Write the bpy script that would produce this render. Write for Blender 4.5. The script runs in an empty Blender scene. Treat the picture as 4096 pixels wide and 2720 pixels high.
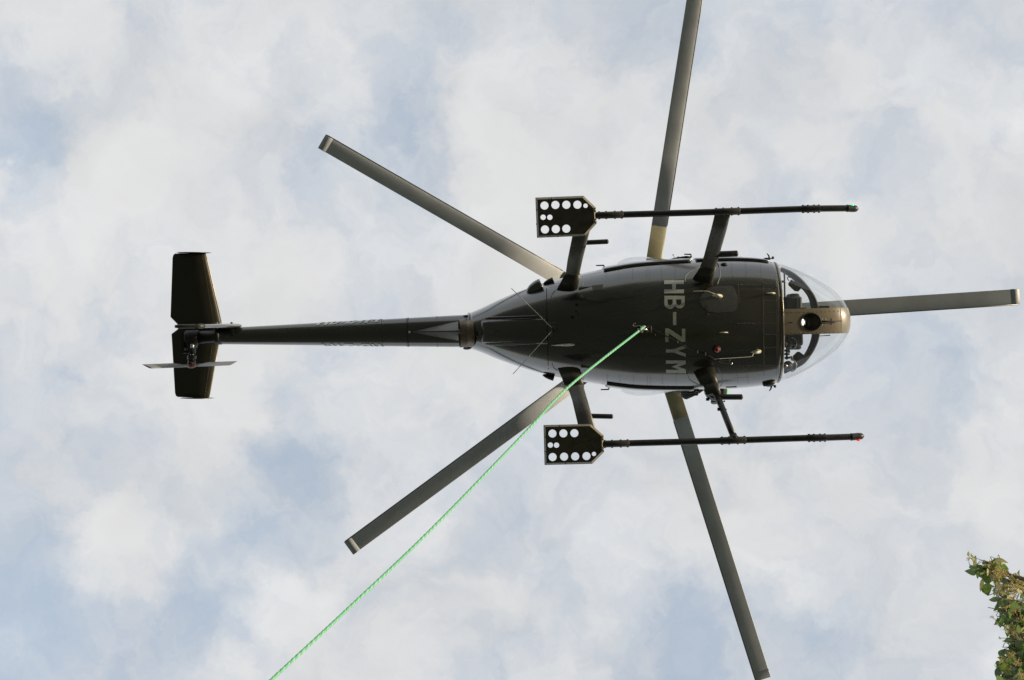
import bpy, bmesh, math, random
import numpy as np
from mathutils import Vector, Matrix, Quaternion
from mathutils.geometry import delaunay_2d_cdt
random.seed(7)
PI = math.pi
scene = bpy.context.scene
C = scene.collection

# ---------------------------------------------------------------- camera, sky, sun, exposure
FPX = 8000.0                      # focal length in photograph pixels
CX, CY = 2048.0, 1360.0
CAM = Vector((0, 0, 1.6))
UP = Vector((0.17, -0.10, 1.0)).normalized()      # true vertical seen in the camera's frame (x right, y down, z along the view)
RQ = UP.rotation_difference(Vector((0, 0, 1))).to_matrix()
def to_world(p):
    return CAM + RQ @ Vector(p)
cam_d = bpy.data.cameras.new('camera')
cam = bpy.data.objects.new('camera', cam_d); C.objects.link(cam)
cam_d.sensor_width = 36.0; cam_d.lens = FPX / 4096 * 36.0
cam_d.clip_start = 0.1; cam_d.clip_end = 20000
cm = Matrix((RQ @ Vector((1, 0, 0)), RQ @ Vector((0, -1, 0)), RQ @ Vector((0, 0, -1)))).transposed().to_4x4()
cm.translation = CAM
cam.matrix_world = cm
scene.camera = cam
scene.render.resolution_x = 1024; scene.render.resolution_y = 680
scene.view_settings.view_transform = 'Standard'; scene.view_settings.look = 'None'
scene.view_settings.gamma = 1.0; scene.view_settings.exposure = 0.0
scene.view_settings.use_curve_mapping = False

SUN_C = Vector((1.0, -0.22, -0.025)).normalized()  # towards the sun, camera frame
SUN_W = (RQ @ SUN_C).normalized()
SUN_EL = math.asin(SUN_W.z)
SUN_AZ = math.atan2(SUN_W.x, SUN_W.y)
sun_d = bpy.data.lights.new('sun', 'SUN'); sun_d.energy = 4.4; sun_d.angle = math.radians(0.55); sun_d.color = (1.0, 0.80, 0.54)
sun = bpy.data.objects.new('sun', sun_d); C.objects.link(sun)
sun.rotation_euler = (-SUN_W).to_track_quat('-Z', 'Y').to_euler(); sun.location = (0, 0, 60)

world = bpy.data.worlds.new('World'); scene.world = world; world.use_nodes = True
nt = world.node_tree; N = nt.nodes; L = nt.links
for n in list(N): N.remove(n)
def node(t, **kw):
    n = N.new(t)
    for k, v in kw.items(): setattr(n, k, v)
    return n
def val(x):
    n = node('ShaderNodeValue'); n.outputs[0].default_value = x; return n.outputs[0]
def mth(op, a, b=None, c=None, clamp=False):
    n = node('ShaderNodeMath', operation=op, use_clamp=clamp)
    for i, x in enumerate((a, b, c)):
        if x is None: continue
        if isinstance(x, (int, float)): n.inputs[i].default_value = x
        else: L.new(x, n.inputs[i])
    return n.outputs[0]
tc = node('ShaderNodeTexCoord')
sep = node('ShaderNodeSeparateXYZ'); L.new(tc.outputs['Generated'], sep.inputs[0])
zz = mth('ADD', mth('MAXIMUM', sep.outputs['Z'], 0.0), 0.10)
comb = node('ShaderNodeCombineXYZ')
L.new(mth('DIVIDE', sep.outputs['X'], zz), comb.inputs[0]); L.new(mth('DIVIDE', sep.outputs['Y'], zz), comb.inputs[1])
def sky_uv(px, py):               # photograph direction -> place on the cloud layer
    d = RQ @ Vector(((px - CX) / FPX, (py - CY) / FPX, 1.0)).normalized()
    return (d.x / (d.z + 0.10), d.y / (d.z + 0.10), 0.0)
def noise(vec, scale, detail, rough, w, dist=0.0, lac=2.0):
    n = node('ShaderNodeTexNoise', noise_dimensions='3D')
    mp = node('ShaderNodeVectorMath', operation='ADD'); mp.inputs[1].default_value = (0.37, 0.11, w)
    L.new(vec, mp.inputs[0]); L.new(mp.outputs[0], n.inputs['Vector'])
    n.inputs['Scale'].default_value = scale; n.inputs['Detail'].default_value = detail
    n.inputs['Roughness'].default_value = rough; n.inputs['Distortion'].default_value = dist
    n.inputs['Lacunarity'].default_value = lac
    return n
# warp the layer so that the patches get ragged edges
nw = noise(comb.outputs[0], 16.0, 8.0, 0.62, 3.3)
wv = node('ShaderNodeVectorMath', operation='SUBTRACT'); L.new(nw.outputs['Color'], wv.inputs[0]); wv.inputs[1].default_value = (0.5, 0.5, 0.5)
ws = node('ShaderNodeVectorMath', operation='MULTIPLY'); L.new(wv.outputs[0], ws.inputs[0]); ws.inputs[1].default_value = (0.085, 0.085, 0.0)
wa = node('ShaderNodeVectorMath', operation='ADD'); L.new(comb.outputs[0], wa.inputs[0]); L.new(ws.outputs[0], wa.inputs[1])
n1 = noise(wa.outputs[0], 8.0, 9.0, 0.56, 1.7, 0.3)
n2 = noise(wa.outputs[0], 26.0, 9.0, 0.60, 5.1, 0.35)
dens = mth('ADD', mth('MULTIPLY', mth('SUBTRACT', n1.outputs['Fac'], 0.5), 1.3), mth('MULTIPLY', mth('SUBTRACT', n2.outputs['Fac'], 0.5), 1.25))
dens = mth('ADD', dens, 0.60)
k = 4096 / 2361
BLOBS = [  # (x, y, radius) in the 2361-wide view, weight: - opens a gap, + thickens
    (40, 250, 190, -.42), (330, 60, 140, -.30), (960, 280, 150, -.34), (720, 215, 90, -.20), (20, 1490, 300, -.72), (360, 1500, 220, -.48),
    (640, 1200, 170, -.45), (470, 1400, 160, -.42), (740, 1060, 110, -.28), (1580, 1520, 200, -.60), (1900, 1500, 170, -.35), (1960, 830, 150, -.25),
    (2200, 720, 190, -.32), (2250, 880, 130, -.25), (1780, 500, 110, -.30), (2060, 330, 130, -.20), (1830, 60, 140, -.22), (2290, 60, 120, -.20),
    (700, 840, 100, -.25), (1180, 1130, 110, -.18), (20, 830, 110, -.25), (2120, 1250, 140, -.18), (1400, 880, 120, -.1), (1240, 1260, 120, -.15),
    (1250, 240, 260, .35), (300, 420, 200, .32), (420, 960, 230, .35), (250, 1260, 170, .28), (1130, 600, 220, .22), (1130, 1400, 170, .32),
    (620, 660, 160, .22), (1650, 1180, 200, .25), (2250, 1060, 130, .15), (1560, 300, 190, .25), (560, 120, 150, .18), (2330, 1180, 150, .12), (2000, 560, 100, .15)]
for bx_, by_, r, w in BLOBS:
    dn = node('ShaderNodeVectorMath', operation='DISTANCE'); L.new(wa.outputs[0], dn.inputs[0]); dn.inputs[1].default_value = sky_uv(bx_ * k, by_ * k)
    mr = node('ShaderNodeMapRange', interpolation_type='SMOOTHERSTEP'); L.new(dn.outputs['Value'], mr.inputs['Value'])
    mr.inputs['From Min'].default_value = 0.0; mr.inputs['From Max'].default_value = r * 1.35 * k / FPX * 0.93
    mr.inputs['To Min'].default_value = w * .8; mr.inputs['To Max'].default_value = 0.0
    dens = mth('ADD', dens, mr.outputs[0])
cr = node('ShaderNodeMapRange', interpolation_type='SMOOTHSTEP'); L.new(dens, cr.inputs['Value'])
cr.inputs['From Min'].default_value = -0.12; cr.inputs['From Max'].default_value = 0.95
cr.inputs['To Min'].default_value = 0.42; cr.inputs['To Max'].default_value = 1.0
sky = node('ShaderNodeTexSky', sky_type='NISHITA'); sky.sun_disc = False
sky.sun_elevation = SUN_EL; sky.sun_rotation = SUN_AZ; sky.air_density = 1.0; sky.dust_density = 0.6; sky.altitude = 500
skm = node('ShaderNodeMix', data_type='RGBA', blend_type='MULTIPLY'); skm.inputs[0].default_value = 1.0
L.new(sky.outputs[0], skm.inputs[6]); skm.inputs[7].default_value = (4.8, 4.9, 4.7, 1)
n3 = noise(wa.outputs[0], 17.0, 4.0, 0.5, 9.0)
cs = node('ShaderNodeMapRange'); L.new(n3.outputs['Fac'], cs.inputs['Value']); cs.inputs['From Min'].default_value = 0.3; cs.inputs['From Max'].default_value = 0.7
cs.inputs['To Min'].default_value = 6.9; cs.inputs['To Max'].default_value = 8.0
cc = node('ShaderNodeMix', data_type='RGBA', blend_type='MULTIPLY'); cc.inputs[0].default_value = 1.0
cc.inputs[6].default_value = (1.0, 1.005, 1.01, 1); L.new(cs.outputs[0], cc.inputs[7])
mx = node('ShaderNodeMix', data_type='RGBA'); L.new(cr.outputs[0], mx.inputs[0]); L.new(skm.outputs[2], mx.inputs[6]); L.new(cc.outputs[2], mx.inputs[7])
bg = node('ShaderNodeBackground'); bg.inputs['Strength'].default_value = 0.1; L.new(mx.outputs[2], bg.inputs['Color'])
wo = node('ShaderNodeOutputWorld'); L.new(bg.outputs[0], wo.inputs['Surface'])

# ---------------------------------------------------------------- materials
def mat(name, col, rough=0.5, metal=0.0, var=0.0, vscale=8.0, spec=0.5, coat=0.0, emit=None, estr=0.0, bump=0.0, bscale=60.0, stretch=(1, 1, 1), rvar=0.0):
    m = bpy.data.materials.new(name); m.use_nodes = True
    t = m.node_tree; p = t.nodes['Principled BSDF']
    p.inputs['Base Color'].default_value = (*col, 1); p.inputs['Roughness'].default_value = rough
    p.inputs['Metallic'].default_value = metal; p.inputs['Specular IOR Level'].default_value = spec; p.inputs['Coat Weight'].default_value = coat
    p.inputs['Coat Roughness'].default_value = 0.12
    if emit: p.inputs['Emission Color'].default_value = (*emit, 1); p.inputs['Emission Strength'].default_value = estr
    if var or bump or rvar:
        tcx = t.nodes.new('ShaderNodeTexCoord'); mp = t.nodes.new('ShaderNodeMapping'); mp.inputs['Scale'].default_value = stretch
        t.links.new(tcx.outputs['Object'], mp.inputs[0])
        nz = t.nodes.new('ShaderNodeTexNoise'); nz.inputs['Scale'].default_value = vscale; nz.inputs['Detail'].default_value = 6; nz.inputs['Roughness'].default_value = 0.6
        t.links.new(mp.outputs[0], nz.inputs['Vector'])
        if var:
            rp = t.nodes.new('ShaderNodeValToRGB'); e = rp.color_ramp.elements
            e[0].position = 0.28; e[1].position = 0.72
            e[0].color = (*[c * (1 - var) for c in col], 1); e[1].color = (*[min(1, c * (1 + var)) for c in col], 1)
            t.links.new(nz.outputs['Fac'], rp.inputs[0]); t.links.new(rp.outputs[0], p.inputs['Base Color'])
        if rvar:
            mr = t.nodes.new('ShaderNodeMapRange'); mr.inputs['From Min'].default_value = 0.3; mr.inputs['From Max'].default_value = 0.7
            mr.inputs['To Min'].default_value = max(0.03, rough - rvar); mr.inputs['To Max'].default_value = rough + rvar
            t.links.new(nz.outputs['Fac'], mr.inputs[0]); t.links.new(mr.outputs[0], p.inputs['Roughness'])
        if bump:
            nb = t.nodes.new('ShaderNodeTexNoise'); nb.inputs['Scale'].default_value = bscale; nb.inputs['Detail'].default_value = 4
            t.links.new(mp.outputs[0], nb.inputs['Vector'])
            b = t.nodes.new('ShaderNodeBump'); b.inputs['Strength'].default_value = bump; b.inputs['Distance'].default_value = 0.01
            t.links.new(nb.outputs['Fac'], b.inputs['Height']); t.links.new(b.outputs[0], p.inputs['Normal'])
    return m
M = {}
M['hull'] = mat('olive_paint', (0.026, 0.027, 0.023), 0.25, var=0.38, vscale=4.0, coat=1.0, spec=0.7, bump=0.05, bscale=7, stretch=(0.3, 1.3, 1), rvar=0.10)
M['hull_grey'] = mat('grey_olive_paint', (0.075, 0.079, 0.080), 0.26, coat=.8, spec=.7, var=0.15, vscale=6.0, rvar=0.05)
M['strut'] = mat('worn_dark_paint', (0.10, 0.10, 0.095), 0.36, var=0.35, vscale=7.0, rvar=0.1)
M['black'] = mat('black_tube', (0.014, 0.014, 0.014), 0.42, var=0.4, vscale=14.0, rvar=0.1)
M['blackmatte'] = mat('black_matte', (0.012, 0.012, 0.012), 0.6)
M['sleeve'] = mat('olive_sleeve', (0.030, 0.029, 0.022), 0.45, var=0.3, vscale=20)
M['tan'] = mat('tan_paint', (0.215, 0.19, 0.145), 0.34, var=0.10, vscale=9.0, coat=0.3)
M['white'] = mat('cream_white', (0.72, 0.70, 0.58), 0.35, var=0.05, vscale=20)
M['letter'] = mat('letter_grey', (0.50, 0.525, 0.49), 0.35, var=0.16, vscale=16, coat=0.8)
M['metal'] = mat('bare_metal', (0.62, 0.60, 0.56), 0.28, metal=1.0, var=0.15, vscale=30)
M['plate'] = mat('plate_olive', (0.042, 0.040, 0.028), 0.42, var=0.35, vscale=12.0, rvar=0.08)
M['rim'] = mat('plate_worn_rim', (0.22, 0.20, 0.16), 0.40, var=0.35, vscale=22.0)
M['exhaust'] = mat('heated_steel', (0.16, 0.13, 0.10), 0.42, metal=0.8, var=0.5, vscale=11.0)
M['red'] = mat('red_lens', (0.16, 0.004, 0.004), 0.08, coat=0.8)
M['rednav'] = mat('red_lamp', (0.7, 0.02, 0.01), 0.15, emit=(1.0, 0.03, 0.02), estr=0.7)
M['greennav'] = mat('green_lamp', (0.02, 0.6, 0.25), 0.15, emit=(0.0, 0.9, 0.32), estr=1.0)
M['seam'] = mat('dark_seam', (0.008, 0.008, 0.008), 0.7)
M['rivet'] = mat('rivet_metal', (0.13, 0.12, 0.09), 0.35, metal=0.3)
M['rivet_dark'] = mat('rivet_painted', (0.045, 0.044, 0.036), 0.35)
M['bead'] = mat('sealant', (0.20, 0.20, 0.18), 0.5)
M['blade'] = mat('rotor_blade_grey', (0.53, 0.58, 0.65), 0.5, var=0.12, vscale=4.0, stretch=(1, 1, 1))
M['bladeroot'] = mat('rotor_root_olive', (0.33, 0.32, 0.22), 0.45, var=0.2, vscale=8.0)
M['tip'] = mat('rotor_tip', (0.44, 0.48, 0.54), 0.45)
M['abrasion'] = mat('abrasion_strip', (0.16, 0.16, 0.16), 0.35, metal=.5, var=.3, vscale=9)
M['reflector'] = mat('lamp_reflector', (0.92, 0.92, 0.90), 0.12, metal=1.0)
M['lamp_glint'] = mat('glint_glow', (1, 1, 1), 0.3, emit=(1.0, 0.95, 0.86), estr=1.3)  # emission for the glint inside the landing light
M['interior'] = mat('cabin_grey', (0.055, 0.055, 0.055), 0.6, var=0.2, vscale=10)
M['bow'] = mat('cabin_black', (0.022, 0.022, 0.022), 0.55, var=0.2, vscale=12)
M['pedal'] = mat('pedal_metal', (0.35, 0.34, 0.32), 0.4, metal=0.6)
M['fairing'] = mat('fairing_sheen_grey', (0.17, 0.178, 0.18), 0.32, coat=.6, var=0.12, vscale=9.0)  # paler than the hull: sky sheen on the boom fairing put into its colour
M['tailblade'] = mat('tail_blade_grey', (0.22, 0.225, 0.23), 0.5, var=0.1)
M['stab'] = mat('stabilizer_paint', (0.034, 0.032, 0.022), 0.34, var=0.2, vscale=5.0, rvar=0.05)
M['mark'] = mat('red_print', (0.22, 0.07, 0.045), 0.5)
M['suit'] = mat('flight_suit', (0.012, 0.013, 0.016), 0.8, var=0.3, vscale=30)
M['helmet'] = mat('lime_helmet', (0.22, 0.62, 0.16), 0.3, coat=0.3)
M['visor'] = mat('dark_visor', (0.01, 0.01, 0.012), 0.12)
M['skin'] = mat('skin', (0.45, 0.28, 0.20), 0.5)
M['yellow'] = mat('old_decal', (0.06, 0.05, 0.022), 0.5)
def glass_mat(name, tint, refl=1.0, haze=0.02):
    m = bpy.data.materials.new(name); m.use_nodes = True; t = m.node_tree
    for n in list(t.nodes): t.nodes.remove(n)
    o = t.nodes.new('ShaderNodeOutputMaterial'); tr = t.nodes.new('ShaderNodeBsdfTransparent'); tr.inputs[0].default_value = (*tint, 1)
    gl = t.nodes.new('ShaderNodeBsdfGlossy'); gl.inputs['Roughness'].default_value = 0.03; gl.inputs[0].default_value = (0.95, 0.95, 0.95, 1)
    df = t.nodes.new('ShaderNodeBsdfTranslucent'); df.inputs[0].default_value = (0.8, 0.82, 0.8, 1)
    fr0 = t.nodes.new('ShaderNodeLayerWeight'); fr0.inputs['Blend'].default_value = 0.5
    pw = t.nodes.new('ShaderNodeMath'); pw.operation = 'POWER'; pw.inputs[1].default_value = 5.0; t.links.new(fr0.outputs['Facing'], pw.inputs[0])
    fr = t.nodes.new('ShaderNodeMath'); fr.operation = 'MULTIPLY_ADD'; fr.inputs[1].default_value = .94; fr.inputs[2].default_value = .05; t.links.new(pw.outputs[0], fr.inputs[0])
    mu = t.nodes.new('ShaderNodeMath'); mu.operation = 'MULTIPLY'; mu.inputs[1].default_value = refl; mu.use_clamp = True
    t.links.new(fr.outputs[0], mu.inputs[0])
    m0 = t.nodes.new('ShaderNodeMixShader'); m0.inputs[0].default_value = haze; t.links.new(tr.outputs[0], m0.inputs[1]); t.links.new(df.outputs[0], m0.inputs[2])
    m1 = t.nodes.new('ShaderNodeMixShader'); t.links.new(mu.outputs[0], m1.inputs[0]); t.links.new(m0.outputs[0], m1.inputs[1]); t.links.new(gl.outputs[0], m1.inputs[2])
    t.links.new(m1.outputs[0], o.inputs[0]); return m
M['glass'] = glass_mat('canopy_glass', (0.93, 0.945, 0.95), 1.0, 0.05)

# ---------------------------------------------------------------- mesh helpers
def mesh_obj(name, verts, faces, m, parent=None, smooth=True, mw=None):
    me = bpy.data.meshes.new(name); me.from_pydata([tuple(v) for v in verts], [], faces); me.update()
    bm = bmesh.new(); bm.from_mesh(me); bmesh.ops.recalc_face_normals(bm, faces=bm.faces); bm.to_mesh(me); bm.free()
    if smooth: me.polygons.foreach_set('use_smooth', [True] * len(me.polygons))
    if m: me.materials.append(M[m] if isinstance(m, str) else m)
    o = bpy.data.objects.new(name, me); C.objects.link(o)
    if parent: o.parent = parent
    if mw is not None: o.matrix_world = mw
    return o
def add_bevel(o, w=0.004, seg=2, ang=40):
    b = o.modifiers.new('bevel', 'BEVEL'); b.width = w; b.segments = seg; b.limit_method = 'ANGLE'; b.angle_limit = math.radians(ang)
    for p in o.data.polygons: p.use_smooth = True
    o.data.set_sharp_from_angle(angle=math.radians(ang))
    return o
class MB:
    def __init__(self): self.v = []; self.f = []
    def add(self, v, f):
        b = len(self.v); self.v += [Vector(x) for x in v]; self.f += [tuple(i + b for i in q) for q in f]; return self
    def tube(self, pts, r, n=10, cap=True):
        pts = [Vector(p) for p in pts]; rs = r if isinstance(r, (list, tuple)) else [r] * len(pts)
        up = None; v = []; f = []
        for i, p in enumerate(pts):
            t = (pts[min(i + 1, len(pts) - 1)] - pts[max(i - 1, 0)]).normalized()
            if up is None: up = t.orthogonal().normalized()
            up = (up - t * up.dot(t)).normalized(); s = t.cross(up)
            for j in range(n):
                a = 2 * PI * j / n; v.append(p + (up * math.cos(a) + s * math.sin(a)) * rs[i])
        for i in range(len(pts) - 1):
            for j in range(n):
                a = i * n + j; b = i * n + (j + 1) % n; f.append((a, b, b + n, a + n))
        if cap: f.append(tuple(reversed(range(n)))); f.append(tuple(range((len(pts) - 1) * n, len(pts) * n)))
        return self.add(v, f)
    def box(self, c, s, rot=None):
        c = Vector(c); v = []
        for x in (-1, 1):
            for y in (-1, 1):
                for z in (-1, 1):
                    p = Vector((x * s[0] / 2, y * s[1] / 2, z * s[2] / 2))
                    v.append(c + (rot @ p if rot else p))
        return self.add(v, [(0, 1, 3, 2), (4, 6, 7, 5), (0, 4, 5, 1), (2, 3, 7, 6), (0, 2, 6, 4), (1, 5, 7, 3)])
    def ell(self, c, s, nu=12, nv=8, rot=None):
        c = Vector(c); v = []; f = []
        for i in range(nv + 1):
            th = PI * i / nv
            for j in range(nu):
                ph = 2 * PI * j / nu; p = Vector((s[0] * math.sin(th) * math.cos(ph), s[1] * math.sin(th) * math.sin(ph), s[2] * math.cos(th)))
                v.append(c + (rot @ p if rot else p))
        for i in range(nv):
            for j in range(nu):
                a = i * nu + j; b = i * nu + (j + 1) % nu; f.append((a, a + nu, b + nu, b))
        return self.add(v, f)
    def prism(self, poly, z0, z1):
        n = len(poly); v = [(x, y, z0) for x, y in poly] + [(x, y, z1) for x, y in poly]
        f = [tuple(range(n)), tuple(range(2 * n - 1, n - 1, -1))] + [(i, (i + 1) % n, (i + 1) % n + n, i + n) for i in range(n)]
        return self.add(v, f)
    def foil(self, secs, n=9, cap=True):      # secs: (leading edge, trailing edge, thickness)
        v = []; f = []
        for i, (le, te, th) in enumerate(secs):
            le = Vector(le); te = Vector(te); ch = te - le
            a = Vector(secs[min(i + 1, len(secs) - 1)][0]) + Vector(secs[min(i + 1, len(secs) - 1)][1]); b = Vector(secs[max(i - 1, 0)][0]) + Vector(secs[max(i - 1, 0)][1])
            nn = ch.cross(a - b).normalized()
            ring = []
            for s in (1, -1):
                for q in range(n):
                    t = q / (n - 1) if s == 1 else 1 - q / (n - 1)
                    if s == -1 and q in (0, n - 1): continue
                    tt = t * t * (3 - 2 * t) if False else (1 - math.cos(PI * t)) / 2
                    y = 5 * th * (0.2969 * math.sqrt(tt) - 0.126 * tt - 0.3516 * tt ** 2 + 0.2843 * tt ** 3 - 0.1036 * tt ** 4)
                    ring.append(le + ch * tt + nn * (s * y))
            v += ring; m = len(ring)
        for i in range(len(secs) - 1):
            for j in range(m):
                a = i * m + j; b = i * m + (j + 1) % m; f.append((a, b, b + m, a + m))
        if cap: f.append(tuple(range(m))); f.append(tuple(range((len(secs) - 1) * m, len(secs) * m)))
        return self.add(v, f)
    def obj(self, name, m, parent=None, smooth=True): return mesh_obj(name, self.v, self.f, m, parent, smooth)
def inside(p, poly):
    x, y = p; r = False; n = len(poly)
    for i in range(n):
        x1, y1 = poly[i]; x2, y2 = poly[(i + 1) % n]
        if (y1 > y) != (y2 > y) and x < (x2 - x1) * (y - y1) / (y2 - y1) + x1: r = not r
    return r
def fill(outer, holes=(), step=None):
    vs = []; es = []
    for lp in [outer] + list(holes):
        b = len(vs); n = len(lp)
        vs += [Vector(p) for p in lp]; es += [(b + i, b + (i + 1) % n) for i in range(n)]
    if step:
        xs = [p[0] for p in outer]; ys = [p[1] for p in outer]
        x = min(xs) + step * .5
        while x < max(xs):
            y = min(ys) + step * .5
            while y < max(ys):
                if inside((x, y), outer) and not any(inside((x, y), h) for h in holes): vs.append(Vector((x, y)))
                y += step
            x += step
    ov, oe, of, _, _, _ = delaunay_2d_cdt(vs, es, [], 0, 1e-6)
    tr = []
    for q in of:
        c = sum((ov[i] for i in q), Vector((0, 0))) / len(q)
        if inside(c, outer) and not any(inside(c, h) for h in holes): tr.append(tuple(q))
    return ov, tr
def pt(name, kind_of=None): ...
def tag(o, label, cat, group=None):
    o['label'] = label; o['category'] = cat
    if group: o['group'] = group
    return o

# ---------------------------------------------------------------- ground
gm = bpy.data.materials.new('meadow'); gm.use_nodes = True
t = gm.node_tree; p = t.nodes['Principled BSDF']; p.inputs['Roughness'].default_value = 0.9
tcx = t.nodes.new('ShaderNodeTexCoord'); nz = t.nodes.new('ShaderNodeTexNoise'); nz.inputs['Scale'].default_value = 0.6; nz.inputs['Detail'].default_value = 10; nz.inputs['Roughness'].default_value = 0.65
rp = t.nodes.new('ShaderNodeValToRGB'); e = rp.color_ramp.elements; e[0].position = 0.35; e[0].color = (0.042, 0.048, 0.032, 1); e[1].position = 0.65; e[1].color = (0.078, 0.080, 0.064, 1)
t.links.new(tcx.outputs['Object'], nz.inputs['Vector']); t.links.new(nz.outputs['Fac'], rp.inputs[0]); t.links.new(rp.outputs[0], p.inputs['Base Color'])
nsub = 40; S = 6000.0
gv = []; gf = []
for i in range(nsub + 1):
    for j in range(nsub + 1):
        a = (i / nsub * 2 - 1); b = (j / nsub * 2 - 1); a = a * abs(a) ** 2; b = b * abs(b) ** 2
        d = math.hypot(a * S, b * S)
        gv.append((a * S, b * S, 0.0 if d < 40 else 0.25 * math.sin(a * S * .013) * math.cos(b * S * .011)))
for i in range(nsub):
    for j in range(nsub):
        q = i * (nsub + 1) + j; gf.append((q, q + nsub + 1, q + nsub + 2, q + 1))
g = mesh_obj('ground', gv, gf, gm); g['kind'] = 'structure'

# ---------------------------------------------------------------- helicopter frame
YAW = math.radians(-1.55)
D0 = 19.74                                    # camera to belly, metres along the view
OC = Vector(((2565 - CX) / FPX * D0, (1303 - CY) / FPX * D0, D0))
RB = Matrix.Rotation(YAW, 3, 'Z')
HM = (Matrix.Translation(CAM) @ RQ.to_4x4()) @ (Matrix.Translation(OC) @ RB.to_4x4())
def B(px, py, z):                             # photograph pixel + height over the belly -> helicopter coordinates
    d = D0 + z
    q = Vector(((px - CX) / FPX * d, (py - CY) / FPX * d, d)) - OC
    q = RB.transposed() @ q
    return Vector((q.x, q.y, z))
heli = bpy.data.objects.new('helicopter', None); C.objects.link(heli); heli.matrix_world = HM
heli.empty_display_size = 0.5
tag(heli, 'dark olive helicopter with five rotor blades and skids hovering overhead, towing the green rope', 'helicopter')

# hull stations: x, half width, z of greatest width, z bottom, z top
ST = [(2.135, 0.0, .44, .44, .44), (2.122, .085, .45, .350, .55), (2.085, .175, .47, .262, .66), (2.005, .285, .50, .182, .79), (1.90, .372, .54, .130, .90), (1.78, .450, .58, .097, .99),
      (1.60, .542, .61, .070, 1.11), (1.40, .612, .63, .050, 1.22), (1.15, .652, .65, .028, 1.34), (.90, .664, .66, .010, 1.44), (.60, .662, .67, 0, 1.50), (.30, .655, .68, 0, 1.53),
      (0, .640, .69, .004, 1.53), (-.30, .600, .70, .02, 1.51), (-.60, .545, .71, .06, 1.47), (-.90, .478, .73, .13, 1.42), (-1.15, .405, .76, .225, 1.36), (-1.40, .312, .80, .345, 1.29), (-1.60, .225, .85, .465, 1.22), (-1.72, .180, .88, .545, 1.18)]
A = np.array(ST, float)
sp = np.concatenate([[0], np.cumsum(np.sqrt(np.sum(np.diff(A[:, :4], axis=0) ** 2, axis=1)))])
def pchip(xs, ys, q):
    h = np.diff(xs); d = np.diff(ys) / h; n = len(xs); m = np.zeros(n)
    m[0] = d[0]; m[-1] = d[-1]
    for i in range(1, n - 1):
        if d[i - 1] * d[i] > 0:
            w1 = 2 * h[i] + h[i - 1]; w2 = h[i] + 2 * h[i - 1]; m[i] = (w1 + w2) / (w1 / d[i - 1] + w2 / d[i])
    i = np.clip(np.searchsorted(xs, q) - 1, 0, n - 2); t = (q - xs[i]) / h[i]
    return (2 * t ** 3 - 3 * t ** 2 + 1) * ys[i] + (t ** 3 - 2 * t ** 2 + t) * h[i] * m[i] + (-2 * t ** 3 + 3 * t ** 2) * ys[i + 1] + (t ** 3 - t ** 2) * h[i] * m[i + 1]
UQ = np.linspace(0, sp[-1], 600)
H = np.stack([pchip(sp, A[:, c], UQ) for c in range(5)], 1)       # dense rows, nose -> tail
def row(x): return [float(np.interp(-x, -H[:, 0], H[:, c])) for c in range(1, 5)]
NL, NU = 2.25, 2.1
def zlow(x, y):
    w, zm, zb, zt = row(x); q = min(1.0, abs(y) / max(w, 1e-5)); return zm - (zm - zb) * max(0.0, 1 - q ** NL) ** (1 / NL)
def zup(x, y):
    w, zm, zb, zt = row(x); q = min(1.0, abs(y) / max(w, 1e-5)); return zm + (zt - zm) * max(0.0, 1 - q ** NU) ** (1 / NU)
def ring_pt(r, a):                            # a: 0 bottom, pi/2 port, pi top
    w, zm, zb, zt = r; s, c = math.sin(a), math.cos(a); low = c > 0; n = NL if low else NU
    y = w * math.copysign(abs(s) ** (2 / n), s); z = zm - ((zm - zb) if low else (zt - zm)) * math.copysign(abs(c) ** (2 / n), c)
    return y, z
def Bb(px, py, off=0.0):                      # pixel on the belly skin
    z = 0.0
    for _ in range(12):
        q = B(px, py, z); z = zlow(q.x, q.y)
    q = B(px, py, z); return Vector((q.x, q.y, z - off))
def drape(pts, off=0.0): return [Bb(x, y, off) for x, y in pts]
def on_belly(x, y, off): return Vector((x, y, zlow(x, y) - off))
def dense(pts, n=8):
    out = []
    for i in range(len(pts) - 1):
        for k_ in range(n): out.append(tuple(np.array(pts[i]) + (np.array(pts[i + 1]) - np.array(pts[i])) * k_ / n))
    out.append(tuple(pts[-1])); return out
def smooth_path(pts, n=8):
    P = [np.array(p, float) for p in pts]; P = [2 * P[0] - P[1]] + P + [2 * P[-1] - P[-2]]; out = []
    for i in range(1, len(P) - 2):
        for k_ in range(n):
            t = k_ / n; a, b, c, d = P[i - 1:i + 3]
            out.append(tuple(0.5 * ((2 * b) + (-a + c) * t + (2 * a - 5 * b + 4 * c - d) * t * t + (-a + 3 * b - 3 * c + d) * t ** 3)))
    out.append(tuple(P[-2])); return out

# ---------------------------------------------------------------- fuselage shell
NA = 72
SEAM_X = 1.405
xs = [SEAM_X - (SEAM_X + 1.72) * i / 64 for i in range(65)]
v = []; f = []
for x in xs:
    r = row(x)
    for j in range(NA):
        a = 2 * PI * (j + .5) / NA; y, z = ring_pt(r, a); v.append((x, y, z))
for i in range(64):
    for j in range(NA):
        a = i * NA + j; b = i * NA + (j + 1) % NA
        cx_ = (xs[i] + xs[i + 1]) / 2; cy_ = (v[a][1] + v[b][1]) / 2; cz = (v[a][2] + v[b][2]) / 2
        if .52 < cx_ < 1.28 and cy_ > 0 and .60 < cz < 1.25: continue           # the open port cockpit door
        f.append((a, b, b + NA, a + NA))
fus = mesh_obj('fuselage', v, f, 'hull', heli)
fus['label'] = 'glossy dark olive fuselage pod'
so = fus.modifiers.new('solid', 'SOLIDIFY'); so.thickness = 0.012; so.offset = -1
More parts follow.
